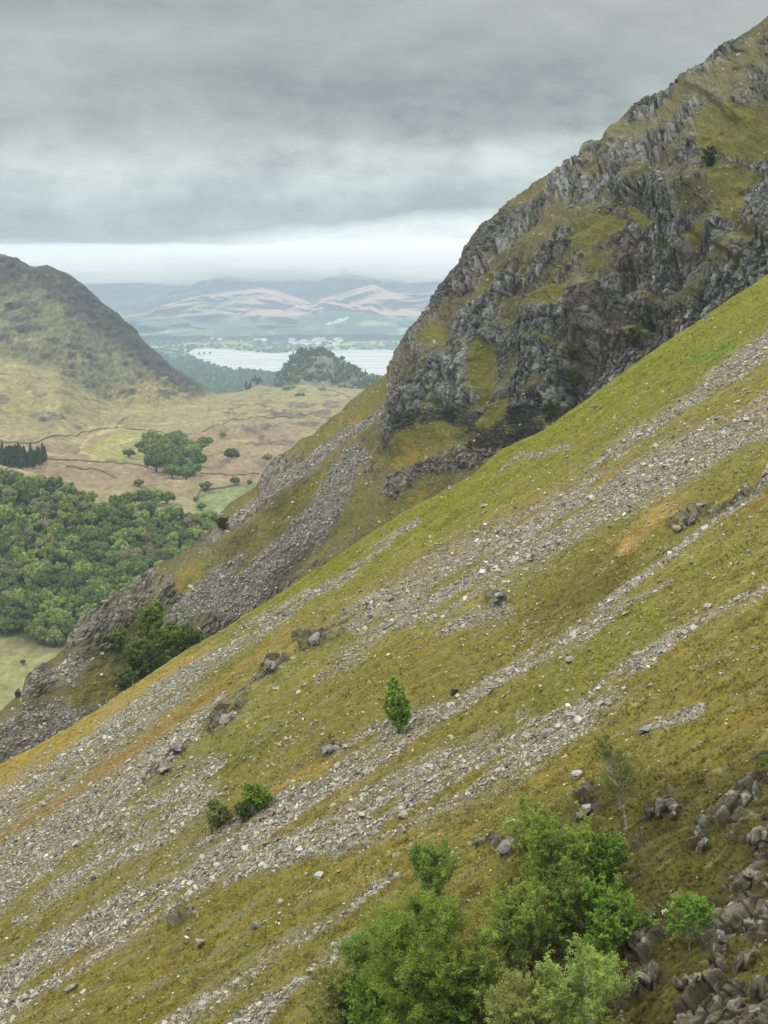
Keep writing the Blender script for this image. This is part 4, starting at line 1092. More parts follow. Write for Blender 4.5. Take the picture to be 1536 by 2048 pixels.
BOULDERS = [  # px, py, w, h, angle, tone, label
    (636, 1750, 32, 15, .45, (1.3, 1.3, 1.2), 'long pale flat slab lying on russet moss, alone, left of the birches'),
    (510, 1848, 26, 18, .4, (1.15, 1.15, 1.1), 'pale grey boulder in the moss below the lowest wide stone run'),
    (386, 1822, 20, 16, .2, (.85, .82, .8), 'brownish rounded boulder at the lower margin of the wide scree run'),
    (1155, 1550, 34, 24, .0, (1.05, 1.05, 1.05), 'round grey boulder on mossy turf left of the thin dark birch'),
    (1141, 1319, 26, 18, .1, (1.3, 1.3, 1.2), 'pale cream boulder in the green patch of the middle slope'),
    (1010, 1692, 40, 62, -.45, (.85, .82, .88), 'tall leaning purplish slab on the moss above the birches'),
    (1025, 1648, 30, 12, .1, (1.25, 1.22, 1.15), 'flat pale slab just above the tall leaning slab'),
    (1078, 1622, 26, 36, .0, (.9, .88, .92), 'squat upright grey block on the turf above the birch crowns'),
    (1172, 1618, 30, 44, -.3, (.95, .9, .92), 'pinkish pointed block left of the thin dark birch trunk'),
    (555, 1352, 36, 48, -.2, (.8, .76, .76), 'big brown square-topped crag block on the rocky rib'),
    (462, 1456, 46, 40, .3, (.85, .82, .82), 'brown-grey block at the foot of the rocky rib beside scree'),
    (372, 1512, 38, 28, .5, (.8, .74, .72), 'dark brown slab on the rib left of the large rib blocks'),
    (338, 1558, 40, 20, .6, (.7, .68, .7), 'dark slanting slab at the lowest end of the rocky rib'),
    (645, 1300, 44, 26, .5, (.72, .68, .66), 'row of dark brown rock near the top of the rocky rib'),
    (660, 1494, 38, 30, .0, (.85, .82, .84), 'grey rounded crag lump left above the middle stone run'),
    (1000, 1192, 36, 24, .3, (.8, .78, .78), 'grey-brown boulder just under the broad upper scree'),
    (1375, 1022, 44, 22, .5, (.85, .72, .68), 'reddish brown slab in the rock band at the right edge of the slope'),
    (1345, 1038, 22, 20, .4, (.7, .62, .58), 'small dark reddish block at the lower end of the rock band'),
    (896, 1362, 22, 16, .2, (.3, .25, .24), 'small dark boulder by a hollow beside the middle stone run'),
    (1092, 1468, 30, 20, .1, (.95, .95, .95), 'grey boulder at the head of the broken stone field'),
    (1290, 1452, 44, 20, .3, (.9, .9, .9), 'low grey slab heap on the right above the thin birch'),
    (530, 1684, 26, 16, .2, (.8, .78, .76), 'dark blocky boulder in the wide lower scree run'),
    (806, 1630, 30, 14, .3, (1.2, 1.2, 1.1), 'flat pale boulder among stones near the lowest scree patch'),
    (735, 1688, 18, 20, .7, (1.25, 1.25, 1.15), 'small cream boulder upslope of the lone flat slab'),
    (560, 1800, 20, 12, .4, (1.15, 1.1, 1.0), 'small pale boulder on moss between the lone slab and the scree'),
    (405, 1890, 22, 22, .1, (1.0, 1.0, .98), 'grey boulder in the short grass of the lower left corner'),
    (140, 1975, 36, 18, .4, (.95, .95, .95), 'grey slab just below the wide scree run at the lower left'),
    (1415, 1212, 26, 12, .4, (1.1, 1.1, 1.05), 'flat grey slab on olive turf near the right edge'),
    (1395, 1000, 20, 12, .4, (1.0, .95, .9), 'grey block at the upper end of the rock band'),
    (960, 1098, 16, 10, .3, (1.1, 1.1, 1.0), 'small pale boulder at the upper margin of the broad scree'),
    (1420, 642, 14, 10, .2, (1.2, 1.1, 1.0), 'small tan boulder on the green edge of the near spur'),
    (968, 1010, 22, 7, .2, (1.2, 1.2, 1.1), 'little flat pale boulder on the green upper spur'),
    (780, 1195, 18, 14, .2, (.9, .9, .85), 'grey boulder at the lower tip of the broad scree'),
    (1435, 835, 18, 9, .4, (1.2, 1.2, 1.1), 'pale slab beside the uppermost stone run'),
]
CRAGS = [  # the broken crag of the lower right corner
    (1345, 1610, 60, 66, -.4, (.95, .95, .98), 'fluted grey outcrop uphill of the thin dark birch'),
    (1296, 1618, 26, 56, -.1, (.8, .8, .84), 'narrow upright rock fin beside the fluted outcrop'),
    (1498, 1590, 60, 66, .1, (.8, .78, .8), 'dark rounded outcrop at the right edge above the moss ledge'),
    (1512, 1665, 50, 74, -.1, (.95, .95, .95), 'tall grey outcrop under the dark rounded one'),
    (1460, 1672, 34, 30, .4, (1.0, 1.0, 1.05), 'small bluish slab left of the tall grey outcrop'),
    (1405, 1680, 24, 60, -.2, (.85, .84, .84), 'thin jagged rock rib in the heather'),
    (1378, 1786, 26, 40, .0, (1.1, 1.1, 1.15), 'small pale rock face above the little rowan'),
    (1436, 1875, 48, 110, -.12, (.85, .82, .86), 'tall lichened outcrop with a pointed foot'),
    (1490, 1830, 44, 54, .2, (1.05, 1.05, 1.0), 'pale cracked block right of the tall lichened outcrop'),
    (1478, 1905, 40, 80, -.3, (.9, .9, .92), 'leaning grey rib right of the pointed outcrop'),
    (1282, 1880, 34, 32, .1, (1.05, 1.05, 1.02), 'pale grey block on top of the rounded double outcrop'),
    (1300, 1935, 42, 76, .1, (.9, .92, .98), 'rounded smooth outcrop beside the lower birch'),
    (1266, 1960, 34, 64, -.1, (.8, .78, .8), 'dark rounded outcrop touching the lower birch crown'),
    (1375, 1962, 50, 48, .2, (1.0, 1.0, .98), 'broken pale outcrop in the middle of the corner crag'),
    (1405, 1975, 30, 44, -.2, (1.05, 1.05, 1.0), 'whitish split block right of the broken outcrop'),
    (1360, 2020, 56, 50, .2, (1.1, 1.1, 1.08), 'pale low outcrop near the bottom edge'),
    (1460, 2000, 60, 70, -.5, (.9, .88, .9), 'big slanting outcrop near the bottom edge'),
    (1520, 1965, 50, 90, .0, (.7, .68, .72), 'dark outcrop against the right edge low down'),
    (1430, 2038, 44, 30, .5, (1.2, 1.2, 1.15), 'white-streaked slab at the very bottom'),
    (1236, 2008, 30, 22, .1, (1.15, 1.15, 1.15), 'small whitish rock below the dark rounded outcrop'),
    (1505, 1750, 54, 60, .3, (.72, .66, .66), 'reddish brown shattered outcrop at the right edge'),
    (1300, 1825, 22, 34, .1, (.9, .9, .95), 'small grey rock between the bright rowans'),
]
for k, (x, y, w, h, an, tone, lab) in enumerate(BOULDERS):
    rock_thing(x, y, w, h, lab, 700 + k, tone, ang=an)
for k, (x, y, w, h, an, tone, lab) in enumerate(CRAGS):
    rock_thing(x, y, w, h, lab, 800 + k, tone, ang=an, name='rock_outcrop', cat='rock outcrop', ncut=16, sink=.62, depthf=.5)
rock_thing(36, 1388, 16, 20, 'black round boulder standing on the far spur skyline', 900, (.22, .18, .16), sheet=S2, ang=.3)
rock_thing(108, 1352, 16, 20, 'pale smooth boulder on the lowest crag of the far spur', 901, (1.2, 1.2, 1.15), sheet=S2, ang=.3)
# ------------------------------------------------------------------ trees
MAT_FOL = mat_leaf('fresh leaves', .35, .10)
MAT_WOOD_FOL = mat_leaf('woodland leaves', .2, .28)
MAT_CONIF = mat_leaf('conifer needles', .1, .2)
def mat_bark(name, colr, spots=(.03, .03, .03)):
    m = bpy.data.materials.new(name); m.use_nodes = True
    nt = m.node_tree; N, L = nt.nodes.new, nt.links.new
    b = nt.nodes['Principled BSDF']; b.inputs['Roughness'].default_value = .85
    tc = N('ShaderNodeTexCoord'); n = N('ShaderNodeTexNoise'); n.inputs['Scale'].default_value = 6; n.inputs['Detail'].default_value = 6
    L(tc.outputs['Object'], n.inputs['Vector'])
    cr = N('ShaderNodeValToRGB'); cr.color_ramp.elements[0].position = .42; cr.color_ramp.elements[1].position = .58
    cr.color_ramp.elements[0].color = (*spots, 1); cr.color_ramp.elements[1].color = (*colr, 1)
    L(n.outputs['Fac'], cr.inputs[0]); L(cr.outputs[0], b.inputs['Base Color'])
    return m
BARK_GREY = mat_bark('grey bark', (.13, .12, .10), (.04, .035, .03))
BARK_BIRCH = mat_bark('birch bark', (.42, .41, .37), (.10, .09, .08))
BARK_DARK = mat_bark('dark bark', (.06, .05, .045), (.025, .02, .02))

def tubes(paths, k=5):
    """paths: list of (points (m,3), radii (m,)) -> one mesh's vertices and quads"""
    V, Fq, off = [], [], 0
    for pts, rad in paths:
        pts = np.asarray(pts); m = len(pts)
        d = np.gradient(pts, axis=0); d /= np.linalg.norm(d, axis=1, keepdims=True) + 1e-9
        up = np.array([.3, .9, .2]); x = np.cross(d, up); x /= np.linalg.norm(x, axis=1, keepdims=True) + 1e-9; y = np.cross(d, x)
        an = np.arange(k) / k * 2 * np.pi
        ring = pts[:, None] + (x[:, None] * np.cos(an)[None, :, None] + y[:, None] * np.sin(an)[None, :, None]) * np.asarray(rad)[:, None, None]
        V.append(ring.reshape(-1, 3))
        i = np.arange(m - 1)[:, None] * k; j = np.arange(k)[None]; j2 = (j + 1) % k
        q = np.stack([i + j, i + j2, i + k + j2, i + k + j], -1).reshape(-1, 4) + off
        Fq.append(q); off += m * k
    return np.concatenate(V), np.concatenate(Fq)

def leaf_quads(c, n, size, r, aspect=.62):
    m = len(c)
    x = r.normal(size=(m, 3)); x -= (x * n).sum(1, keepdims=True) * n; x /= np.linalg.norm(x, axis=1, keepdims=True) + 1e-9
    y = np.cross(n, x)
    s = size[:, None]
    return np.stack([c - x * s, c - y * s * aspect, c + x * s, c + y * s * aspect], 1)

def grow(r, base, H, spread, stems, up_ang, bare, n_main, wild=.12, droop=.0, lean=(0, 0)):
    """multi-stemmed small tree: returns wood paths and twig segments"""
    wood, twigs = [], []
    for s in range(stems):
        a0 = r.uniform(0, 6.283); out = np.array([math.cos(a0), math.sin(a0), 0])
        hh = H * (1 if s == 0 else r.uniform(.65, .95)); sp = (spread * .33 * r.uniform(.4, 1) if stems > 1 else 0)
        m = 9; t = np.linspace(0, 1, m)
        pts = base + out * (sp * t ** 1.2)[:, None] + np.array([0, 0, 1]) * (hh * t)[:, None] + np.array([lean[0], lean[1], 0]) * (hh * t ** 1.5)[:, None]
        pts += np.cumsum(r.normal(0, wild * H / m * .5, (m, 3)) * np.array([1, 1, .2]), 0) * t[:, None]
        r0 = H * .013 * (1 if stems < 3 else .75)
        wood.append((pts, r0 * (1 - .88 * t)))
        for b in range(n_main):
            tb = bare + (1 - bare) * (b + r.random()) / n_main
            i = tb * (m - 1); i0 = int(i); p = pts[i0] * (1 - (i - i0)) + pts[min(i0 + 1, m - 1)] * (i - i0)
            ab = r.uniform(0, 6.283)
            prof = math.sin(math.pi * min(1, (tb - bare) / (1 - bare) * .82 + .18)) ** .7
            Lb = spread * .62 * prof * r.uniform(.55, 1.15) / (1 if stems == 1 else 1.25)
            el = up_ang + r.normal(0, .2)
            d = np.array([math.cos(ab) * math.cos(el), math.sin(ab) * math.cos(el), math.sin(el)])
            mb = 5; tt = np.linspace(0, 1, mb)
            bp = p + d * (Lb * tt)[:, None] + np.array([0, 0, 1]) * (Lb * (.15 - droop) * tt ** 2)[:, None] + r.normal(0, .04 * Lb, (mb, 3)) * tt[:, None]
            wood.append((bp, r0 * .42 * (1 - tb * .5) * (1 - .85 * tt)))
            for q in range(7):
                tq = .25 + .75 * (q + r.random()) / 7
                i = tq * (mb - 1); i0 = min(int(i), mb - 2); pq = bp[i0] * (1 - (i - i0)) + bp[i0 + 1] * (i - i0)
                dq = d + r.normal(0, .6, 3) + np.array([0, 0, .25 - droop]); dq /= np.linalg.norm(dq)
                Lq = Lb * .42 * r.uniform(.5, 1.1) + .15
                e = pq + dq * Lq
                wood.append((np.array([pq, (pq + e) / 2 + r.normal(0, .04 * Lq, 3), e]), np.array([.011, .008, .004]) * (H / 6)))
                for z in range(4):
                    tz = r.uniform(.2, 1); pz = pq + dq * Lq * tz
                    dz = dq + r.normal(0, .7, 3) + np.array([0, 0, .2 - droop]); dz /= np.linalg.norm(dz)
                    twigs.append((pz, dz, Lq * .5 * r.uniform(.5, 1.1) + .08))
    return wood, twigs

def make_tree(name, label, cat, px, pyb, pyt, wpx, colr, stems=3, leaf=.06, per=16, up=.75, bare=.15, mains=14, bark=None, droop=0., seed=1, S=None, group=None, lean=(0, 0), fl=.0, wild=.12, spreadleaf=.06, back=0.0):
    r = np.random.default_rng(seed)
    base = (S or S1).at(px, pyb)
    base = base + C_ * back
    ppm = F / base[1]
    H = (pyb - pyt) / ppm; spread = wpx / ppm
    wood, tw = grow(r, np.zeros(3), H * .93, spread, stems, up, bare, mains, droop=droop, lean=lean, wild=wild)
    root = empty(name, base); tag(root, label, cat, group)
    V, Q = tubes(wood, 5)
    V = V.copy(); V[:, 2] -= .15
    mesh_obj('trunk', V, Q, 4, None, bark or BARK_GREY, True, root)
    p = np.array([t[0] for t in tw]); d = np.array([t[1] for t in tw]); L_ = np.array([t[2] for t in tw])
    n = len(p)
    per = int(per * 2.2); t = r.random((n, per, 1)) ** .8
    c = p[:, None] + d[:, None] * L_[:, None, None] * t + r.normal(0, spreadleaf * H / 6, (n, per, 3))
    c = c.reshape(-1, 3)
    nr = r.normal(size=c.shape) + np.array([-.15, -.25, .9]); nr /= np.linalg.norm(nr, axis=1, keepdims=True)
    size = leaf * .70 * r.uniform(.6, 1.25, len(c))
    Vq = leaf_quads(c, nr, size, r)
    tint = np.repeat(1 + r.normal(0, .16, (n, 1, 1)), per, 1).reshape(-1, 1)
    hue = np.repeat(r.random((n, 1, 1)), per, 1).reshape(-1, 1)
    cc = np.array(colr[0]) * (1 - hue) + np.array(colr[1]) * hue
    cc = cc * tint * (1 + r.normal(0, .12, (len(c), 1)))
    cc = np.repeat(cc, 4, axis=0)
    mesh_obj('crown', Vq.reshape(-1, 3), np.arange(len(c) * 4), 4, np.clip(cc, .004, .5), MAT_FOL, False, root)
    return root

K = 1.12
BIRCH = (A(104, 118, 58, K), A(130, 146, 72, K)); BIRCH_D = (A(86, 102, 52, K), A(108, 124, 62, K)); ROWAN = (A(96, 128, 56, K * .8), A(124, 154, 74, K * .8)); OLIVE = (A(112, 120, 66, K), A(128, 138, 84, K))
FG = [
    dict(name='birch_tree', label='topmost left birch leaning over the scree, darker green', cat='birch', px=868, pyb=1860, pyt=1684, wpx=140, colr=(A(88, 114, 54, K), A(112, 138, 68, K)), stems=2, seed=2, lean=(-.12, 0), per=12),
    dict(name='birch_tree', label='largest bushy birch of the lower left clump with dark inner branches', cat='birch', px=838, pyb=2130, pyt=1752, wpx=270, colr=(A(98, 120, 54, K), A(128, 146, 68, K)), stems=6, seed=3, per=17, mains=20, bare=.1),
    dict(name='birch_tree', label='birch in the gap right of the largest bushy birch', cat='birch', px=930, pyb=2080, pyt=1800, wpx=150, colr=BIRCH, stems=3, seed=4, per=12),
    dict(name='birch_tree', label='low olive birch spreading at the bottom, left end of the clump', cat='birch', px=672, pyb=2110, pyt=1900, wpx=190, colr=OLIVE, stems=5, seed=5, per=16, bare=.05),
    dict(name='birch_tree', label='green birch behind the left end of the clump, beside the bare stone runs', cat='birch', px=735, pyb=2010, pyt=1830, wpx=150, colr=(A(88, 114, 54, K), A(112, 138, 68, K)), stems=3, seed=15, per=11),
    dict(name='rowan_tree', label='vivid green rowan low down between the two big birches', cat='rowan', px=915, pyb=2110, pyt=1910, wpx=130, colr=ROWAN, stems=3, seed=6, leaf=.085, per=12),
    dict(name='rowan_tree', label='vivid green rowan at the bottom under the largest bushy birch', cat='rowan', px=775, pyb=2130, pyt=1935, wpx=170, colr=ROWAN, stems=4, seed=7, leaf=.085, per=11),
    dict(name='birch_tree', label='upper middle birch with flat spreading crown below the leaning slab', cat='birch', px=1105, pyb=1830, pyt=1640, wpx=210, colr=BIRCH, stems=4, seed=8, per=15, bare=.15),
    dict(name='birch_tree', label='middle birch with pale twisted limbs under the flat crown', cat='birch', px=1040, pyb=1960, pyt=1765, wpx=200, colr=BIRCH, stems=4, seed=9, per=14, bark=BARK_BIRCH),
    dict(name='birch_tree', label='dull green birch left of the bright rowans', cat='birch', px=1130, pyb=1920, pyt=1735, wpx=150, colr=BIRCH_D, stems=3, seed=10, per=13),
    dict(name='rowan_tree', label='bright rowan highest on the bank, right of the flat birch crown', cat='rowan', px=1215, pyb=1800, pyt=1690, wpx=110, colr=ROWAN, stems=2, seed=11, leaf=.08, per=12),
    dict(name='rowan_tree', label='wide bright rowan in the middle beside the heather', cat='rowan', px=1195, pyb=1930, pyt=1770, wpx=180, colr=ROWAN, stems=3, seed=12, leaf=.08, per=10),
    dict(name='birch_tree', label='full olive birch at the bottom, centre of the clump', cat='birch', px=1050, pyb=2150, pyt=1880, wpx=190, colr=OLIVE, stems=5, seed=13, per=17),
    dict(name='birch_tree', label='birch with a thin white trunk showing through its crown', cat='birch', px=1172, pyb=2120, pyt=1850, wpx=190, colr=(A(112, 134, 70, K), A(136, 156, 86, K)), stems=3, seed=14, per=12, bark=BARK_BIRCH, lean=(-.1, 0)),
    dict(name='birch_tree', label='thin sparse dark birch standing alone above the rowans', cat='birch', px=1258, pyb=1672, pyt=1450, wpx=100, colr=(A(82, 90, 50, K), A(100, 108, 62, K)), stems=2, seed=16, per=4, leaf=.05, mains=16, bark=BARK_BIRCH, lean=(-.16, 0), bare=.3),
    dict(name='rowan_tree', label='small bright rowan with a crooked pale stem among the rocks', cat='rowan', px=1378, pyb=1895, pyt=1785, wpx=110, colr=ROWAN, stems=2, seed=17, leaf=.07, per=6, bark=BARK_BIRCH, lean=(-.1, 0)),
    dict(name='young_rowan', label='lone rounded green tree in the middle of the open slope', cat='young tree', px=790, pyb=1455, pyt=1335, wpx=62, colr=(A(104, 128, 62, K * 1.15), A(122, 146, 74, K * 1.15)), stems=4, seed=18, leaf=.10, per=13, up=1.15, bare=.02, mains=14),
    dict(name='shrub', label='low bright green shrub in the dip above the wide scree run', cat='shrub', px=512, pyb=1612, pyt=1572, wpx=60, colr=(A(96, 118, 54, K * 1.1), A(112, 136, 64, K * 1.1)), stems=6, seed=19, leaf=.12, per=7, mains=6, bare=.02),
    dict(name='shrub', label='grey-green shrub next to the wooden stake', cat='shrub', px=434, pyb=1650, pyt=1592, wpx=50, colr=(A(100, 114, 72, K * 1.1), A(116, 130, 84, K * 1.1)), stems=5, seed=20, leaf=.09, per=5, mains=6, bare=.02),
    dict(name='shrub', label='dull blue-green shrub between the two brighter shrubs', cat='shrub', px=480, pyb=1634, pyt=1596, wpx=34, colr=(A(88, 104, 66, K), A(104, 122, 80, K)), stems=4, seed=21, leaf=.10, per=5, mains=6, bare=.02),
]
for kw in FG: make_tree(**kw)
# trees in the gully mouth under the far spur's crag
GULLY = [
    ('dark green tree highest in the gully against the spur crag', 305, 1288, 1198, 60, (A(104, 128, 52), A(120, 142, 62)), 31),
    ('dense dark tree in the middle of the gully thicket', 335, 1345, 1248, 86, (A(84, 104, 44), A(104, 124, 54)), 32),
    ('broad dark tree at the right of the gully thicket', 378, 1322, 1250, 70, (A(86, 106, 50), A(100, 118, 58)), 33),
    ('grey-green tree at the left of the gully thicket', 272, 1350, 1272, 64, (A(96, 112, 60), A(110, 124, 72)), 34),
    ('dark tree leaning down at the foot of the gully thicket', 305, 1378, 1306, 74, (A(74, 96, 44), A(94, 112, 52)), 35),
    ('small pale green tree on the crag left of the thicket', 234, 1302, 1256, 36, (A(104, 124, 60), A(118, 140, 70)), 36),
    ('dim low tree at the lowest edge of the thicket', 262, 1395, 1330, 54, (A(90, 100, 60), A(100, 112, 70)), 37),
]
for lab, x, yb, yt, w, cl, sd in GULLY:
    make_tree('gully_tree', lab, 'tree', x, yb, yt, w, tuple(q * 2.1 for q in cl), stems=4, leaf=.26, per=12, seed=sd, S=S2, group='trees in the gully below the spur', bare=.05, mains=12, bark=BARK_DARK)
for lab, x, yb, yt, w, sd in [('dark bush clinging to the cliff, right of the main gully', 1262, 690, 650, 34, 41), ('dark bush at the foot of the cliff by the near spur', 1108, 838, 808, 34, 42), ('dark bush high on the upper crag wall', 1432, 352, 316, 34, 43),
                           ('low green bush on the dark cliff left of the main gully', 1146, 720, 688, 30, 44), ('green bush on the skyline crag near the scree foot', 1140, 762, 730, 26, 45), ('small dark tree on the lower rock wall of the spur', 447, 1065, 1038, 30, 46)]:
    make_tree('cliff_bush', lab, 'bush', x, yb, yt, w, (A(88, 98, 56, .8), A(102, 114, 64, .8)), stems=4, leaf=.22, per=7, seed=sd, S=S2, bare=.02, mains=8, bark=BARK_DARK, group='bushes on the cliff')

# ---- broadleaf crowns for the valley
def broad_mesh(name, r, c0, c1, R=1.0, lobes=22, per=60, leaf=.07, flat=.75):
    """a crown about 1 unit in radius and a bole, to be scaled; origin at the foot"""
    V, Fq, C = [], [], []
    lob = []
    for k in range(lobes):
        d = r.normal(size=3); d[2] = abs(d[2]) * 1.1 - .25; d /= np.linalg.norm(d)
        cen = d * r.uniform(.45, .88) * np.array([1, 1, flat]); lob.append((cen, r.uniform(.16, .30)))
    lob.append((np.zeros(3), .55))
    cs, ns, sz, cl = [], [], [], []
    for cen, rad in lob:
        d = r.normal(size=(per, 3)); d /= np.linalg.norm(d, axis=1, keepdims=True)
        cs.append(cen + d * rad * r.uniform(.8, 1.08, (per, 1))); nn = d + r.normal(0, .45, d.shape); ns.append(nn / np.linalg.norm(nn, axis=1, keepdims=True))
        tone = r.uniform(.8, 1.2); mix = r.random()
        cl.append((np.array(c0) * (1 - mix) + np.array(c1) * mix) * tone * (1 + r.normal(0, .15, (per, 1))))
    cs, ns, cl = np.concatenate(cs), np.concatenate(ns), np.concatenate(cl)
    q = leaf_quads(cs, ns, leaf * r.uniform(.7, 1.4, len(cs)), r, .8)
    V = q.reshape(-1, 3) + np.array([0, 0, .80]); n = len(cs)
    me_f = np.arange(n * 4).reshape(-1, 4)
    cc = np.repeat(cl, 4, axis=0)
    # opaque hearts of the lobes, bole
    for cen, rad in lob:
        v = IV * rad * .84 * (1 + r.normal(0, .08, (12, 1))) + cen + np.array([0, 0, .80])
        f = IF + len(V); V = np.concatenate([V, v]); me_f = np.concatenate([me_f, np.concatenate([f, f[:, :1]], 1)]); cc = np.concatenate([cc, np.tile(np.array(c0) * .8, (12, 1))])
    return V, me_f, cc
def build_poly(name, V, Fq, C, mat, extra=None):
    me = bpy.data.meshes.new(name)
    faces = [tuple(dict.fromkeys(int(i) for i in f)) for f in Fq]
    me.from_pydata([tuple(v) for v in V], [], faces)
    ca = me.color_attributes.new('Col', 'FLOAT_COLOR', 'POINT')
    c4 = np.ones((len(V), 4), np.float32); c4[:, :3] = np.clip(C, .004, .5); ca.data.foreach_set('color', c4.ravel())
    me.materials.append(mat)
    return me
def trunk_mesh(name, r, h=1.0, rad=.07):
    paths = [(np.array([(0, 0, -.25), (0.02, 0, .3), (.0, .02, .7), (.03, .0, 1.0)]), np.array([rad * 1.3, rad, rad * .8, rad * .5]))]
    for k in range(4):
        a = k * 1.57 + r.random(); paths.append((np.array([(0, 0, .6), (math.cos(a) * .25, math.sin(a) * .25, .95), (math.cos(a) * .5, math.sin(a) * .5, 1.25)]), np.array([rad * .5, rad * .35, rad * .15])))
    V, Q = tubes(paths, 5)
    me = bpy.data.meshes.new(name); me.from_pydata([tuple(v) for v in V], [], [tuple(int(i) for i in q) for q in Q]); me.materials.append(BARK_GREY)
    return me
rb = np.random.default_rng(77)
KW = 1.14
KINDS = [('dark green broadleaf tree of the dense valley wood', (A(74, 94, 54, KW), A(94, 112, 62, KW)), .40), ('mid green broadleaf tree of the dense valley wood', (A(98, 116, 62, KW), A(116, 132, 72, KW)), .33),
         ('yellow-green broadleaf tree of the dense valley wood', (A(104, 124, 64, KW), A(120, 138, 76, KW)), .16), ('brownish grey-green tree of the dense valley wood', (A(104, 108, 72, KW), A(118, 116, 84, KW)), .11)]
CROWNS = []
for kd in KINDS:
    CROWNS.append([build_poly('crown', *broad_mesh('crown', rb, kd[1][0], kd[1][1], lobes=int(rb.integers(28, 40))), MAT_WOOD_FOL) for _ in range(4)])
TRUNK = trunk_mesh('trunk', rb)

def place_tree(name, label, cat, group, p, R, hk, kind, r, parts=True):
    root = empty(name, p); tag(root, label, cat, group)
    rz = r.uniform(0, 6.28)
    for nm, me in (('trunk', TRUNK), ('crown', CROWNS[kind][int(r.integers(0, 4))])):
        o = bpy.data.objects.new(nm, me); col.objects.link(o); o.parent = root
        o.scale = (R, R * r.uniform(.88, 1.12) if nm == 'crown' else R, R * hk); o.rotation_euler = (0, 0, rz)
        if nm == 'crown': o.location = (0, 0, -R * hk * .08)
    return root

def wood():
    r = np.random.default_rng(88)
    P, px, py = M3['P'], M3['px'], M3['py']
    reg = poly_mask(px + 6 * fbm(px / 30, py / 20, 0, 3, 501), py, [(-480, 925), (0, 958), (60, 972), (110, 982), (150, 998), (205, 1016), (300, 1030), (430, 1050), (700, 1070), (700, 1300), (200, 1300), (60, 1288), (35, 1262), (0, 1268), (-480, 1320)], 2) > .5
    w = reg[:-1, :-1] * cell_area(P); cs = np.cumsum(w.ravel())
    pts = []; grid = {}
    R0 = 7.8
    for _ in range(26000):
        k = int(np.searchsorted(cs, r.random() * cs[-1])); i, j = np.unravel_index(min(k, w.size - 1), w.shape)
        q = P[i, j]; g = (int(q[0] // R0), int(q[1] // R0))
        if any(np.hypot(*(q[:2] - P[a, b][:2])) < R0 for dx in (-1, 0, 1) for dy in (-1, 0, 1) for a, b in grid.get((g[0] + dx, g[1] + dy), [])): continue
        grid.setdefault(g, []).append((i, j)); pts.append((i, j))
    vis, rest = [], []
    for i, j in pts:
        x, y = px[i, j], py[i, j]
        ok = -8 < x < 425 and y - 24 < np.interp(x, [p[0] for p in SIL], [p[1] for p in SIL])
        (vis if ok else rest).append((i, j))
    vis.sort(key=lambda ij: P[ij[0], ij[1], 1])
    rest += vis[300:]; vis = vis[:300]
    print('WOOD visible', len(vis), 'rest', len(rest))
    def kindof(p):
        n = float(perlin(np.array([p[0] / 45]), np.array([p[1] / 60]), 0, 503)[0])
        u = r.random() + n * .5
        return 0 if u < .38 else 1 if u < .72 else 2 if u < .90 else 3
    for i, j in vis:
        p = P[i, j]; k = kindof(p)
        place_tree('oak_tree', KINDS[k][0], 'tree', 'trees of the valley wood, ' + KINDS[k][0].split(' broad')[0].split(' tree')[0], p - np.array([0, 0, .5]), r.uniform(5.0, 8.2), r.uniform(.9, 1.35), k, r)
    # everything out of the photo's view or past the first 300: one body of woodland
    V, Q, C, off = [], [], [], 0
    for i, j in rest:
        p = P[i, j]; R = r.uniform(4.2, 6.8)
        v = IV2 * (1 + .22 * fbm(IV2[:, 0] * 2 + p[0], IV2[:, 1] * 2, IV2[:, 2] * 2, 2, 505))[:, None] * np.array([R, R, R * .85]) + p + np.array([0, 0, R * .8])
        V.append(v); Q.append(IF2 + off); off += len(v); kd = KINDS[kindof(p)][1]
        C.append(np.tile((kd[0] + kd[1]) / 2, (len(v), 1)) * r.uniform(.5, .8) * (1 + r.normal(0, .2, (len(v), 1))))
    if V:
        V = np.concatenate(V); c = V.mean(0)
        o = mesh_obj('woodland', V - c, np.concatenate(Q), 3, np.concatenate(C), MAT_WOOD_FOL); o.location = c.tolist()
        tag(o, kind='stuff', label='rest of the valley wood')
wood()

# ---- groves and single trees on the moor: (px foot, py foot, width px, height factor, kind, label)
MOOR = []
rg = np.random.default_rng(99)
grove = [(292, 905), (308, 912), (325, 900), (300, 892), (340, 893), (356, 888), (372, 893), (318, 925), (335, 930), (352, 935), (368, 938), (385, 945), (396, 928), (384, 912), (360, 915), (342, 912), (312, 940), (372, 955), (392, 905), (345, 950)]
GL = ['left end of', 'lower left of', 'inner left of', 'upper left of', 'upper middle of', 'topmost in', 'upper right of', 'left flank of', 'centre left of', 'very centre of', 'centre right of', 'lower right of', 'right flank of',
      'right side of', 'middle of', 'heart of', 'lower left tip of', 'bottom right tip of', 'right end of', 'bottom middle of']
for (x, y), g in zip(grove, GL): MOOR.append((x, y + 6, rg.uniform(36, 48), 1.0, 1 if y < 915 else 0, 'broadleaf tree at the ' + g + ' the big moor grove' if 'topmost' not in g else 'broadleaf tree topmost in the big moor grove', 'trees of the big moor grove'))
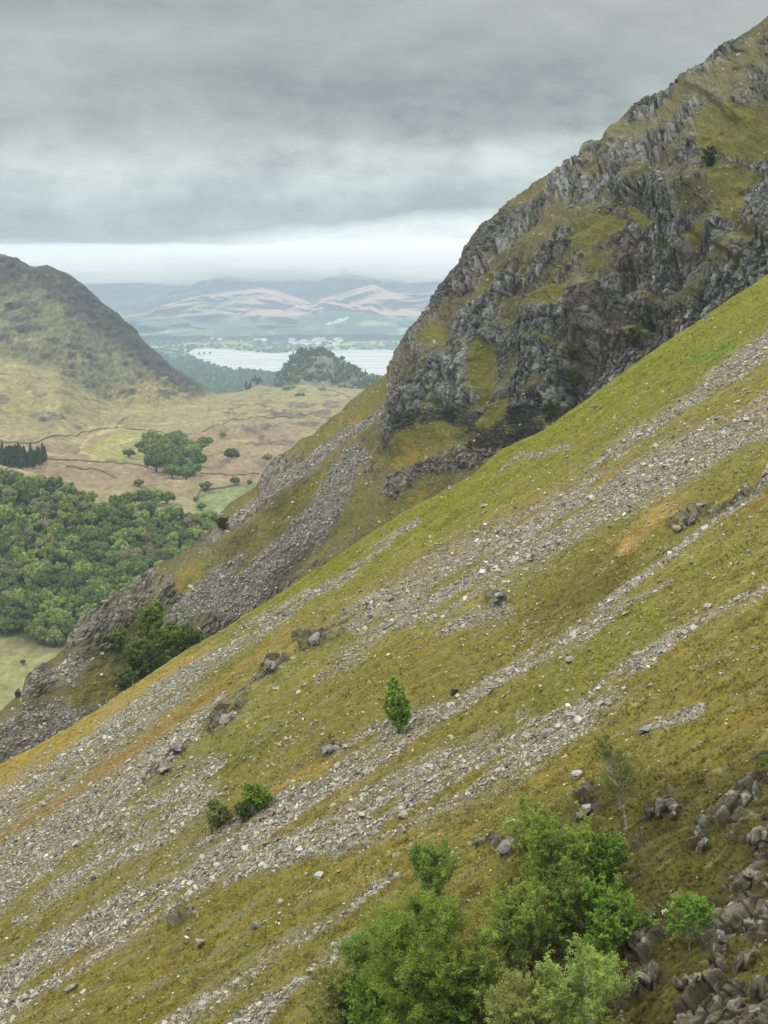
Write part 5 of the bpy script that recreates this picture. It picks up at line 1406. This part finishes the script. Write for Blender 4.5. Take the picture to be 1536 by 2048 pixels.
for x, y, w, k, l in [(258, 915, 24, 0, 'lone round dark tree left of the big moor grove'), (404, 887, 26, 0, 'dark tree right above the big grove, left of a pair'), (416, 889, 22, 0, 'dark tree right above the big grove, right of a pair'), (444, 876, 16, 3, 'small brownish tree near the rocky moor patches'),
                      (465, 918, 30, 0, 'single round dark tree on the bracken right of the big grove'), (535, 914, 20, 3, 'faint grey-green tree on the bracken near the spur'), (279, 978, 22, 0, 'slender tree on a mound below the big grove'), (228, 1008, 26, 0, 'dark tree at the upper lip of the wood, left'),
                      (262, 1008, 30, 3, 'brownish thicket tree left of the lower grove'), (290, 1010, 44, 0, 'tree at the left of the lower grove'), (312, 1010, 46, 1, 'tallest tree of the lower grove'), (334, 1008, 38, 0, 'tree at the right of the lower grove'),
                      (412, 982, 28, 0, 'dark tree by the walled green field, left corner'), (470, 977, 22, 0, 'dark tree by the walled green field, right side'), (402, 1020, 22, 0, 'dark tree at the field foot beside the spur'), (392, 1004, 14, 0, 'small dark tree on the field wall'),
                      (500, 972, 14, 3, 'small grey tree right of the walled field'), (46, 1328, 14, 0, 'small dark tree in the pale pasture below the wood'), (8, 1262, 34, 3, 'bare grey tree at the bottom edge of the wood'), (110, 1290, 30, 3, 'brownish tree at the wood foot beside the spur')]:
    MOOR.append((x, y, w, 1.0, k, l, None))
def moor_trees():
    r = np.random.default_rng(101)
    for x, y, w, hk, k, l, g in MOOR:
        p = S3.at(x, y); R = w / (F / p[1]) / 2 * 1.05
        place_tree('broadleaf_tree', l, 'tree', g, p - np.array([0, 0, .3 * R * .2]), R, r.uniform(.9, 1.1) * hk, k, r)
moor_trees()

def conifer_mesh(r, c, tiers=9, slim=.22, bare=.1):
    V, Fq, C, off = [], [], [], 0
    pts = []
    n = 260
    t = r.random(n) ** .8; ang = r.random(n) * 6.283
    z = bare + (1 - bare) * t; rad = slim * (1 - t) * (.65 + .5 * ((t * tiers) % 1 < .5)) + .012
    c0 = np.stack([np.cos(ang) * rad * r.uniform(.4, 1, n), np.sin(ang) * rad * r.uniform(.4, 1, n), z], 1)
    nn = np.stack([np.cos(ang), np.sin(ang), .6 + 0 * ang], 1) + r.normal(0, .3, (n, 3)); nn /= np.linalg.norm(nn, axis=1, keepdims=True)
    q = leaf_quads(c0, nn, (.035 + .05 * (1 - t)) * r.uniform(.7, 1.3, n), r, .6)
    V = q.reshape(-1, 3); f = [tuple(range(4 * i, 4 * i + 4)) for i in range(n)]
    # inner cone
    k = 7; an = np.arange(k) / k * 6.283
    cone = np.concatenate([np.stack([np.cos(an) * slim * .6, np.sin(an) * slim * .6, 0 * an + bare], 1), [[0, 0, .97]]])
    b = len(V); V = np.concatenate([V, cone]); f += [(b + i, b + (i + 1) % k, b + k) for i in range(k)]
    tr = np.array([(-.012, -.012, -.1), (.012, -.012, -.1), (0, .016, -.1), (0, 0, .5)]); b = len(V); V = np.concatenate([V, tr]); f += [(b, b + 1, b + 3), (b + 1, b + 2, b + 3), (b + 2, b, b + 3)]
    cc = np.tile(np.array(c), (len(V), 1)) * (1 + r.normal(0, .18, (len(V), 1))); cc[-4:] = (.06, .05, .04)
    me = bpy.data.meshes.new('conifer'); me.from_pydata([tuple(v) for v in V], [], f)
    ca = me.color_attributes.new('Col', 'FLOAT_COLOR', 'POINT'); c4 = np.ones((len(V), 4), np.float32); c4[:, :3] = np.clip(cc, .004, .5); ca.data.foreach_set('color', c4.ravel())
    me.materials.append(MAT_CONIF); return me
rc = np.random.default_rng(111)
CON = [conifer_mesh(rc, A(66, 84, 66), slim=.2 + .05 * k, bare=.08) for k in range(3)] + [conifer_mesh(rc, A(72, 92, 74), slim=.42, bare=.0, tiers=3) for k in range(2)]
CON_TALL = [conifer_mesh(rc, A(70, 88, 62), slim=.15, bare=.3) for k in range(2)]
def conifer(p, H, label, group, me, cat='conifer'):
    o = bpy.data.objects.new('conifer_tree', me); col.objects.link(o); o.location = [float(v) for v in p]; o.scale = (H * 1.1, H * 1.1, H); o.rotation_euler = (0, 0, rc.uniform(0, 6.28))
    return tag(o, label, cat, group)
def conifers():
    r = np.random.default_rng(113)
    for k in range(26):                                   # the shelter belt on the left
        x = 2 + 88 * (k + r.uniform(-.3, .3)) / 25; y = 928 + r.uniform(-3, 6)
        p = S3.at(x, y); ppm = F / p[1]
        conifer(p, (40 + r.uniform(-6, 9)) / ppm, 'tall slim conifer in the dark shelter belt on the moor', 'conifers of the shelter belt', CON_TALL[k % 2] if k % 3 else CON[0])
    prof = [(535, 796), (548, 770), (558, 748), (572, 728), (585, 712), (600, 702), (622, 699), (645, 702), (668, 710), (690, 722), (712, 738), (735, 748), (758, 757), (800, 772)]
    n = 0
    while n < 300:
        x = r.uniform(550, 775); top = np.interp(x, [q[0] for q in prof], [q[1] for q in prof]); y = top + r.random() ** 1.3 * 62
        if y > 785: continue
        if 625 < x < 672 and 716 < y < 752 and r.random() < .88: continue   # the bare crag face
        if y > 768 and r.random() < .5: continue
        p = S5.at(x, y); ppm = F / p[1]; H = r.uniform(9, 15) / ppm if y > top + 8 else r.uniform(7, 13) / ppm
        if n % 3 and y > top - 5:
            o = bpy.data.objects.new('crag_tree', CROWNS[0][n % 4]); col.objects.link(o); R = H * .5; o.location = [float(q) for q in p - np.array([0, 0, R * .5])]; o.scale = (R, R, R * r.uniform(.9, 1.4)); o.rotation_euler = (0, 0, n)
            tag(o, 'dark rounded tree on the steep wooded crag before the lake', 'tree', 'rounded trees on the wooded crag'); n += 1; continue
        conifer(p - np.array([0, 0, 2]), H, 'dark conifer on the steep wooded crag before the lake', 'conifers on the wooded crag', CON[n % 5] if y < top + 6 else CON[3 + n % 2]); n += 1
    for k in range(26):
        x = r.uniform(482, 556); y = np.interp(x, [482, 505, 520, 552], [784, 762, 760, 782]) + r.uniform(0, 14) * (1 if x < 505 else .6)
        if 505 < x < 545 and y > 768: continue
        p = S6.at(x, y); conifer(p - np.array([0, 0, 2]), r.uniform(9, 15) / (F / p[1]), 'dark conifer on the low knoll beside the wooded crag', 'conifers on the low knoll', CON[k % 3])
    # dark dots on the left fell's shoulder and moor
    for x, y, w, l in [(260, 782, 10, 'dark bush on the lower flank of the left fell'), (348, 738, 10, 'dark bush at the right tip of the left fell skyline'), (360, 746, 12, 'dark bush below the skyline tip of the left fell'), (384, 764, 9, 'dark bush at the foot of the left fell'),
                       (240, 788, 9, 'grey-green bush left on the fell flank'), (252, 796, 9, 'grey-green bush low on the fell flank'), (600, 786, 22, 'low green thicket before the wooded crag'), (580, 775, 30, 'pale green bush under the wooded crag'), (645, 778, 20, 'green bush on the meadow right of the pale green bush'), (208, 778, 9, 'small bush on the left fell slope')]:
        p = S3.at(x, y + 3); R = w / (F / p[1]) / 2; place_tree('hillside_bush', l, 'bush', None, p - np.array([0, 0, R * .5]), R, .8, 0 if 'pale' not in l else 2, r)
conifers()

def far_woods():
    r = np.random.default_rng(121)
    V, Q, C, off = [], [], [], 0
    def blob(p, R, H, c, cone):
        nonlocal off
        if cone:
            k = 6; an = np.arange(k) / k * 6.283 + r.random()
            v = np.concatenate([np.stack([np.cos(an) * R, np.sin(an) * R, 0 * an], 1), np.stack([np.cos(an + .5) * R * .6, np.sin(an + .5) * R * .6, 0 * an + H * .5], 1), [[0, 0, H]]]) + p
            f = [(i, (i + 1) % k, k + i) for i in range(k)] + [((i + 1) % k, k + (i + 1) % k, k + i) for i in range(k)] + [(k + i, k + (i + 1) % k, 2 * k) for i in range(k)]
        else:
            v = IV * (1 + r.normal(0, .12, (12, 1))) * np.array([R, R, H * .6]) + p + np.array([0, 0, H * .5]); f = IF
        V.append(v); Q.append(np.array(f) + off); off += len(v); C.append(np.tile(c, (len(v), 1)) * (1 + r.normal(0, .15, (len(v), 1))))
    # forest between the moor and the lake's near shore
    n = 0
    for _ in range(9000):
        x = r.uniform(200, 860); y = r.uniform(722, 805)
        shore = np.interp(x, [330, 380, 405, 430, 470, 520, 560, 760, 860], [712, 716, 724, 735, 742, 746, 750, 755, 758])
        if y < shore + 1.5: continue
        i, j = S4.idx(x, y); p = S4.P[i, j]
        if p[2] < 74.6: continue
        cone = r.random() < .5
        H = r.uniform(12, 22); cl = A(58, 84, 62, .6) if cone else A(74, 104, 66, .6)
        blob(p - np.array([0, 0, 1]), H * r.uniform(.25, .36) if cone else H * .45, H, cl * r.uniform(.75, 1.25), cone); n += 1
    o = None
    def flush(name, label):
        nonlocal V, Q, C, off
        W = np.concatenate(V); c = W.mean(0)
        o = mesh_obj(name, W - c, np.concatenate(Q), 3, np.clip(np.concatenate(C), .004, .5), MAT_CONIF); o.location = c.tolist(); tag(o, kind='stuff', label=label)
        V, Q, C, off = [], [], [], 0
    flush('forest', 'blue-green forest between the moor and the lake')
    # hedgerow trees, copses and shore woods on the plain beyond
    i0 = np.where((S4.py[:, 0] > 656) & (S4.py[:, 0] < 735))[0]
    for _ in range(12000):
        i = int(r.choice(i0)); j = int(r.integers(0, len(S4.pxs))); x, y = S4.pxs[j], S4.py[i, j]
        if not (150 < x < 950): continue
        p = S4.P[i, j]
        if p[2] < 75.5: continue
        g = float(fbm(np.array([p[0] / 330]), np.array([p[1] / 700]), 0, 3, 511)[0]) + (.25 if y > 693 else 0) + (.12 if y > 680 else 0)
        if g < r.uniform(-.12, .22): continue
        H = r.uniform(10, 19); blob(p - np.array([0, 0, 1]), H * .75, H * .8, A(64, 96, 62, .6) * r.uniform(.7, 1.35), False)
    flush('far_woods', 'copses and hedgerow trees on the plain beyond the lake')
far_woods()
# ------------------------------------------------------------------ dry stone walls
MAT_WALL = mat_stone('dry stone', 1.2, .2)
def dry_wall(pts, label, hgt=1.35, thick=.8):
    r = np.random.default_rng(len(label) * 7)
    P = []
    for k in range(len(pts) - 1):
        (ax, ay), (bx, by) = pts[k], pts[k + 1]
        n = max(2, int(math.hypot(bx - ax, by - ay) / 1.5))
        for q in range(n): P.append(S3.at(ax + (bx - ax) * q / n, ay + (by - ay) * q / n))
    P.append(S3.at(*pts[-1])); P = np.array(P)
    ker = np.ones(5) / 5
    for a in range(3):
        pad = np.pad(P[:, a], 2, mode='edge'); P[:, a] = np.convolve(pad, ker, 'valid')
    d = np.gradient(P[:, :2], axis=0); d /= np.linalg.norm(d, axis=1, keepdims=True) + 1e-9
    s = np.stack([-d[:, 1], d[:, 0], 0 * d[:, 0]], 1); up = np.array([0, 0, 1.0]); m = len(P)
    hh = hgt * (1 + r.normal(0, .10, m))[:, None]
    ring = np.stack([P - s * thick * .6 - up * .8, P - s * thick * .35 + up * hh, P + s * thick * .35 + up * hh, P + s * thick * .6 - up * .8], 1)
    V = ring.reshape(-1, 3); i = np.arange(m - 1)[:, None] * 4; j = np.arange(4)[None]; j2 = (j + 1) % 4
    Q = np.stack([i + j, i + j2, i + 4 + j2, i + 4 + j], -1).reshape(-1)
    Q = np.concatenate([Q, [0, 1, 2, 3], [4 * m - 1, 4 * m - 2, 4 * m - 3, 4 * m - 4]])
    c0 = P.mean(0); cl = np.tile(A(126, 119, 98), (len(V), 1)) * (1 + r.normal(0, .2, (len(V), 1)))
    o = mesh_obj('dry_stone_wall', V - c0, Q, 4, np.clip(cl, .01, .5), MAT_WALL); o.location = c0.tolist()
    tag(o, label, 'stone wall')
for pts, lab in [
    ([(-60, 878), (0, 883), (40, 890), (60, 892), (80, 888), (110, 878), (150, 868), (190, 860), (230, 856), (270, 858), (300, 860), (332, 872)], 'long curving wall from the left edge across the moor to the big grove'),
    ([(405, 862), (440, 850), (480, 842), (515, 835), (560, 838), (600, 838), (640, 830)], 'wall running right across the rocky moor above the bracken'),
    ([(90, 918), (150, 922), (200, 925), (250, 930), (300, 940)], 'straight wall below the shelter belt towards the big grove'),
    ([(400, 945), (440, 948), (480, 955), (520, 958)], 'short wall right of the big grove above the green field'),
    ([(0, 948), (15, 937), (30, 930)], 'short wall stub at the left edge under the shelter belt'),
    ([(392, 1000), (396, 985), (412, 980), (440, 979), (480, 980)], 'wall around the green field beside the spur'),
    ([(640, 776), (668, 782), (690, 790), (702, 792)], 'distant wall on the meadow right of the wooded crag'),
    ([(228, 858), (238, 845), (250, 838), (258, 832)], 'short wall climbing from the long curving wall'),
    ([(130, 935), (170, 937), (215, 945), (235, 948)], 'faint ruined wall on the bracken under the straight wall')]:
    dry_wall(pts, lab)

# ------------------------------------------------------------------ the far village
def mat_flat(name, c, rough=.7):
    m = bpy.data.materials.new(name); m.use_nodes = True
    b = m.node_tree.nodes['Principled BSDF']; b.inputs['Roughness'].default_value = rough
    n = m.node_tree.nodes.new('ShaderNodeTexNoise'); n.inputs['Scale'].default_value = .6
    mx = m.node_tree.nodes.new('ShaderNodeMix'); mx.data_type = 'RGBA'
    mx.inputs[6].default_value = (*[v * .85 for v in c], 1); mx.inputs[7].default_value = (*c, 1)
    m.node_tree.links.new(n.outputs['Fac'], mx.inputs[0]); m.node_tree.links.new(mx.outputs[2], b.inputs['Base Color'])
    return m
M_WHITE, M_SLATE = mat_flat('whitewash', (.8, .8, .78)), mat_flat('slate roof', (.14, .15, .17))
def house_mesh(L_, W, Hh, rf):
    x, y = L_ / 2, W / 2
    v = [(-x, -y, -3), (x, -y, -3), (x, y, -3), (-x, y, -3), (-x, -y, Hh), (x, -y, Hh), (x, y, Hh), (-x, y, Hh), (-x, 0, Hh + rf), (x, 0, Hh + rf)]
    f = [(0, 1, 5, 4), (2, 3, 7, 6), (0, 4, 8, 7, 3), (1, 2, 6, 9, 5)]
    e = .5
    v += [(-x - e, -y - e, Hh - .2), (x + e, -y - e, Hh - .2), (x + e, 0, Hh + rf + .3), (-x - e, 0, Hh + rf + .3), (x + e, y + e, Hh - .2), (-x - e, y + e, Hh - .2)]
    f += [(10, 11, 12, 13), (13, 12, 14, 15)]
    cx = x * .6
    b = len(v); v += [(cx - .8, -.6, Hh), (cx + .8, -.6, Hh), (cx + .8, .6, Hh), (cx - .8, .6, Hh), (cx - .8, -.6, Hh + rf + 2), (cx + .8, -.6, Hh + rf + 2), (cx + .8, .6, Hh + rf + 2), (cx - .8, .6, Hh + rf + 2)]
    f += [(b, b + 1, b + 5, b + 4), (b + 1, b + 2, b + 6, b + 5), (b + 2, b + 3, b + 7, b + 6), (b + 3, b, b + 4, b + 7), (b + 4, b + 5, b + 6, b + 7)]
    me = bpy.data.meshes.new('house'); me.from_pydata(v, [], f); me.materials.append(M_WHITE); me.materials.append(M_SLATE)
    me.polygons[4].material_index = 1; me.polygons[5].material_index = 1
    return me
def village():
    r = np.random.default_rng(131)
    hs = [house_mesh(24, 11, 9, 4), house_mesh(36, 13, 11, 4), house_mesh(18, 10, 8, 4)]
    groups = [('white house in the row along the foot of the hills', 'houses in the row at the foot of the hills', [(408 + k * 4.4 + r.uniform(-1.5, 1.5), 664 + r.uniform(-3, 2)) for k in range(16)]),
              ('white house of the village behind the lake', 'houses of the village behind the lake', [(r.uniform(424, 560), r.uniform(674, 685)) for k in range(36)]),
              ('white house of the town right of the village', 'houses of the town behind the wooded crag', [(r.uniform(575, 690), r.uniform(672, 692)) for k in range(60)]),
              ('white house high on the green rise at the right', 'houses on the green rise', [(655 + k * 5 + r.uniform(-2, 2), 652 - k * 1.6 + r.uniform(-1.5, 1.5)) for k in range(9)])]
    for lab, g, pts in groups:
        for k, (x, y) in enumerate(pts):
            p = S4.at(x, max(y, 657)) if 'rise' not in g else at(x, y, 9880.0)
            o = bpy.data.objects.new('house', hs[int(r.integers(0, 3))]); col.objects.link(o)
            o.location = [float(v) for v in (p + np.array([0, 0, 7]))]; s = r.uniform(.8, 1.25); o.scale = (s, s, s); o.rotation_euler = (0, 0, r.uniform(-.5, .5))
            tag(o, lab, 'house', g)
village()

# ------------------------------------------------------------------ islets in the lake
for x, y, w, lab in [(398, 708, 5, 'leftmost tiny wooded islet in the lake'), (408, 707.6, 5, 'middle tiny wooded islet in the lake'), (420, 707, 6, 'rightmost tiny wooded islet in the lake')]:
    r_ = rays(x, y); p = CAM + r_ * ((LAKE_Z - CAM[2]) / r_[2]); W = w / (F / p[1]) / 2
    v = IV2 * (1 + .2 * fbm(IV2[:, 0] * 2 + x, IV2[:, 1] * 2, IV2[:, 2] * 2, 2, 9))[:, None] * np.array([W, W * 1.6, 9])
    o = mesh_obj('islet', v, IF2, 3, np.tile(A(62, 84, 62), (len(v), 1)), MAT_CONIF); o.location = [float(p[0]), float(p[1]), LAKE_Z + 1]; tag(o, lab, 'islet')

# ------------------------------------------------------------------ the stake on the slope
def stake():
    p = S1.at(421, 1668); ppm = F / p[1]; H = 26 / ppm
    t = np.linspace(0, 1, 7); pts = np.stack([.03 * np.sin(t * 5), .02 * t, -.2 + (H + .2) * t], 1)
    V, Q = tubes([(pts, np.array([.085, .085, .08, .08, .075, .07, .05]))], 8)
    o = mesh_obj('wooden_stake', V, Q, 4, None, BARK_DARK, True); o.location = p.tolist()
    tag(o, 'thin dark wooden stake standing upright beside the wide scree run', 'stake')
stake()
# ------------------------------------------------------------------ the air
def build_haze():
    x0, x1, y0, y1, z0, z1 = -9000, 12000, -400, 17800, 60, 860
    v = np.array([(x, y, z) for x in (x0, x1) for y in (y0, y1) for z in (z0, z1)], float)
    f = [0, 1, 3, 2, 4, 6, 7, 5, 0, 4, 5, 1, 2, 3, 7, 6, 0, 2, 6, 4, 1, 5, 7, 3]
    m = bpy.data.materials.new('haze'); m.use_nodes = True
    nt = m.node_tree; nt.nodes.clear()
    pv = nt.nodes.new('ShaderNodeVolumePrincipled'); out = nt.nodes.new('ShaderNodeOutputMaterial')
    pv.inputs['Color'].default_value = (0.60, 0.76, 1.0, 1)
    pv.inputs['Density'].default_value = HAZE
    pv.inputs['Anisotropy'].default_value = 0.0
    nt.links.new(pv.outputs[0], out.inputs['Volume'])
    o = mesh_obj('haze', v, f, 4, None, m)
    tag(o, kind='stuff', label='thin pale blue haze filling the valley air')
HAZE = 7.4e-5
build_haze()

def build_mist():
    """banks of hill mist lying on the tops of the far fells"""
    m = bpy.data.materials.new('hill mist'); m.use_nodes = True
    nt = m.node_tree; nt.nodes.clear()
    pv = nt.nodes.new('ShaderNodeVolumePrincipled'); out = nt.nodes.new('ShaderNodeOutputMaterial')
    pv.inputs['Color'].default_value = (1, 1, 1, 1); pv.inputs['Density'].default_value = 0.0016
    nt.links.new(pv.outputs[0], out.inputs['Volume'])
    for k, (x, y, z, rx, ry, rz, sd) in enumerate([(-2700, 13600, 690, 3600, 1100, 190, 3), (900, 13300, 720, 3000, 1300, 200, 5), (4600, 13600, 690, 3400, 1100, 190, 8)]):
        v, f = subdiv(IV3, IF3); v, f = subdiv(v, f)
        v = v / np.linalg.norm(v, axis=1, keepdims=True)
        v = v * (1 + .34 * fbm(v[:, 0] * 7 + sd, v[:, 1] * 3, v[:, 2] * 2, 4, 600 + sd) + .10 * fbm(v[:, 0] * 16, v[:, 1] * 6, v[:, 2] * 6, 3, 610 + sd))[:, None] * np.array([rx, ry, rz])
        o = mesh_obj('mist', v, f, 3, None, m); o.location = (x, y, z)
        tag(o, kind='stuff', label='white mist lying on the tops of the far fells')
build_mist()
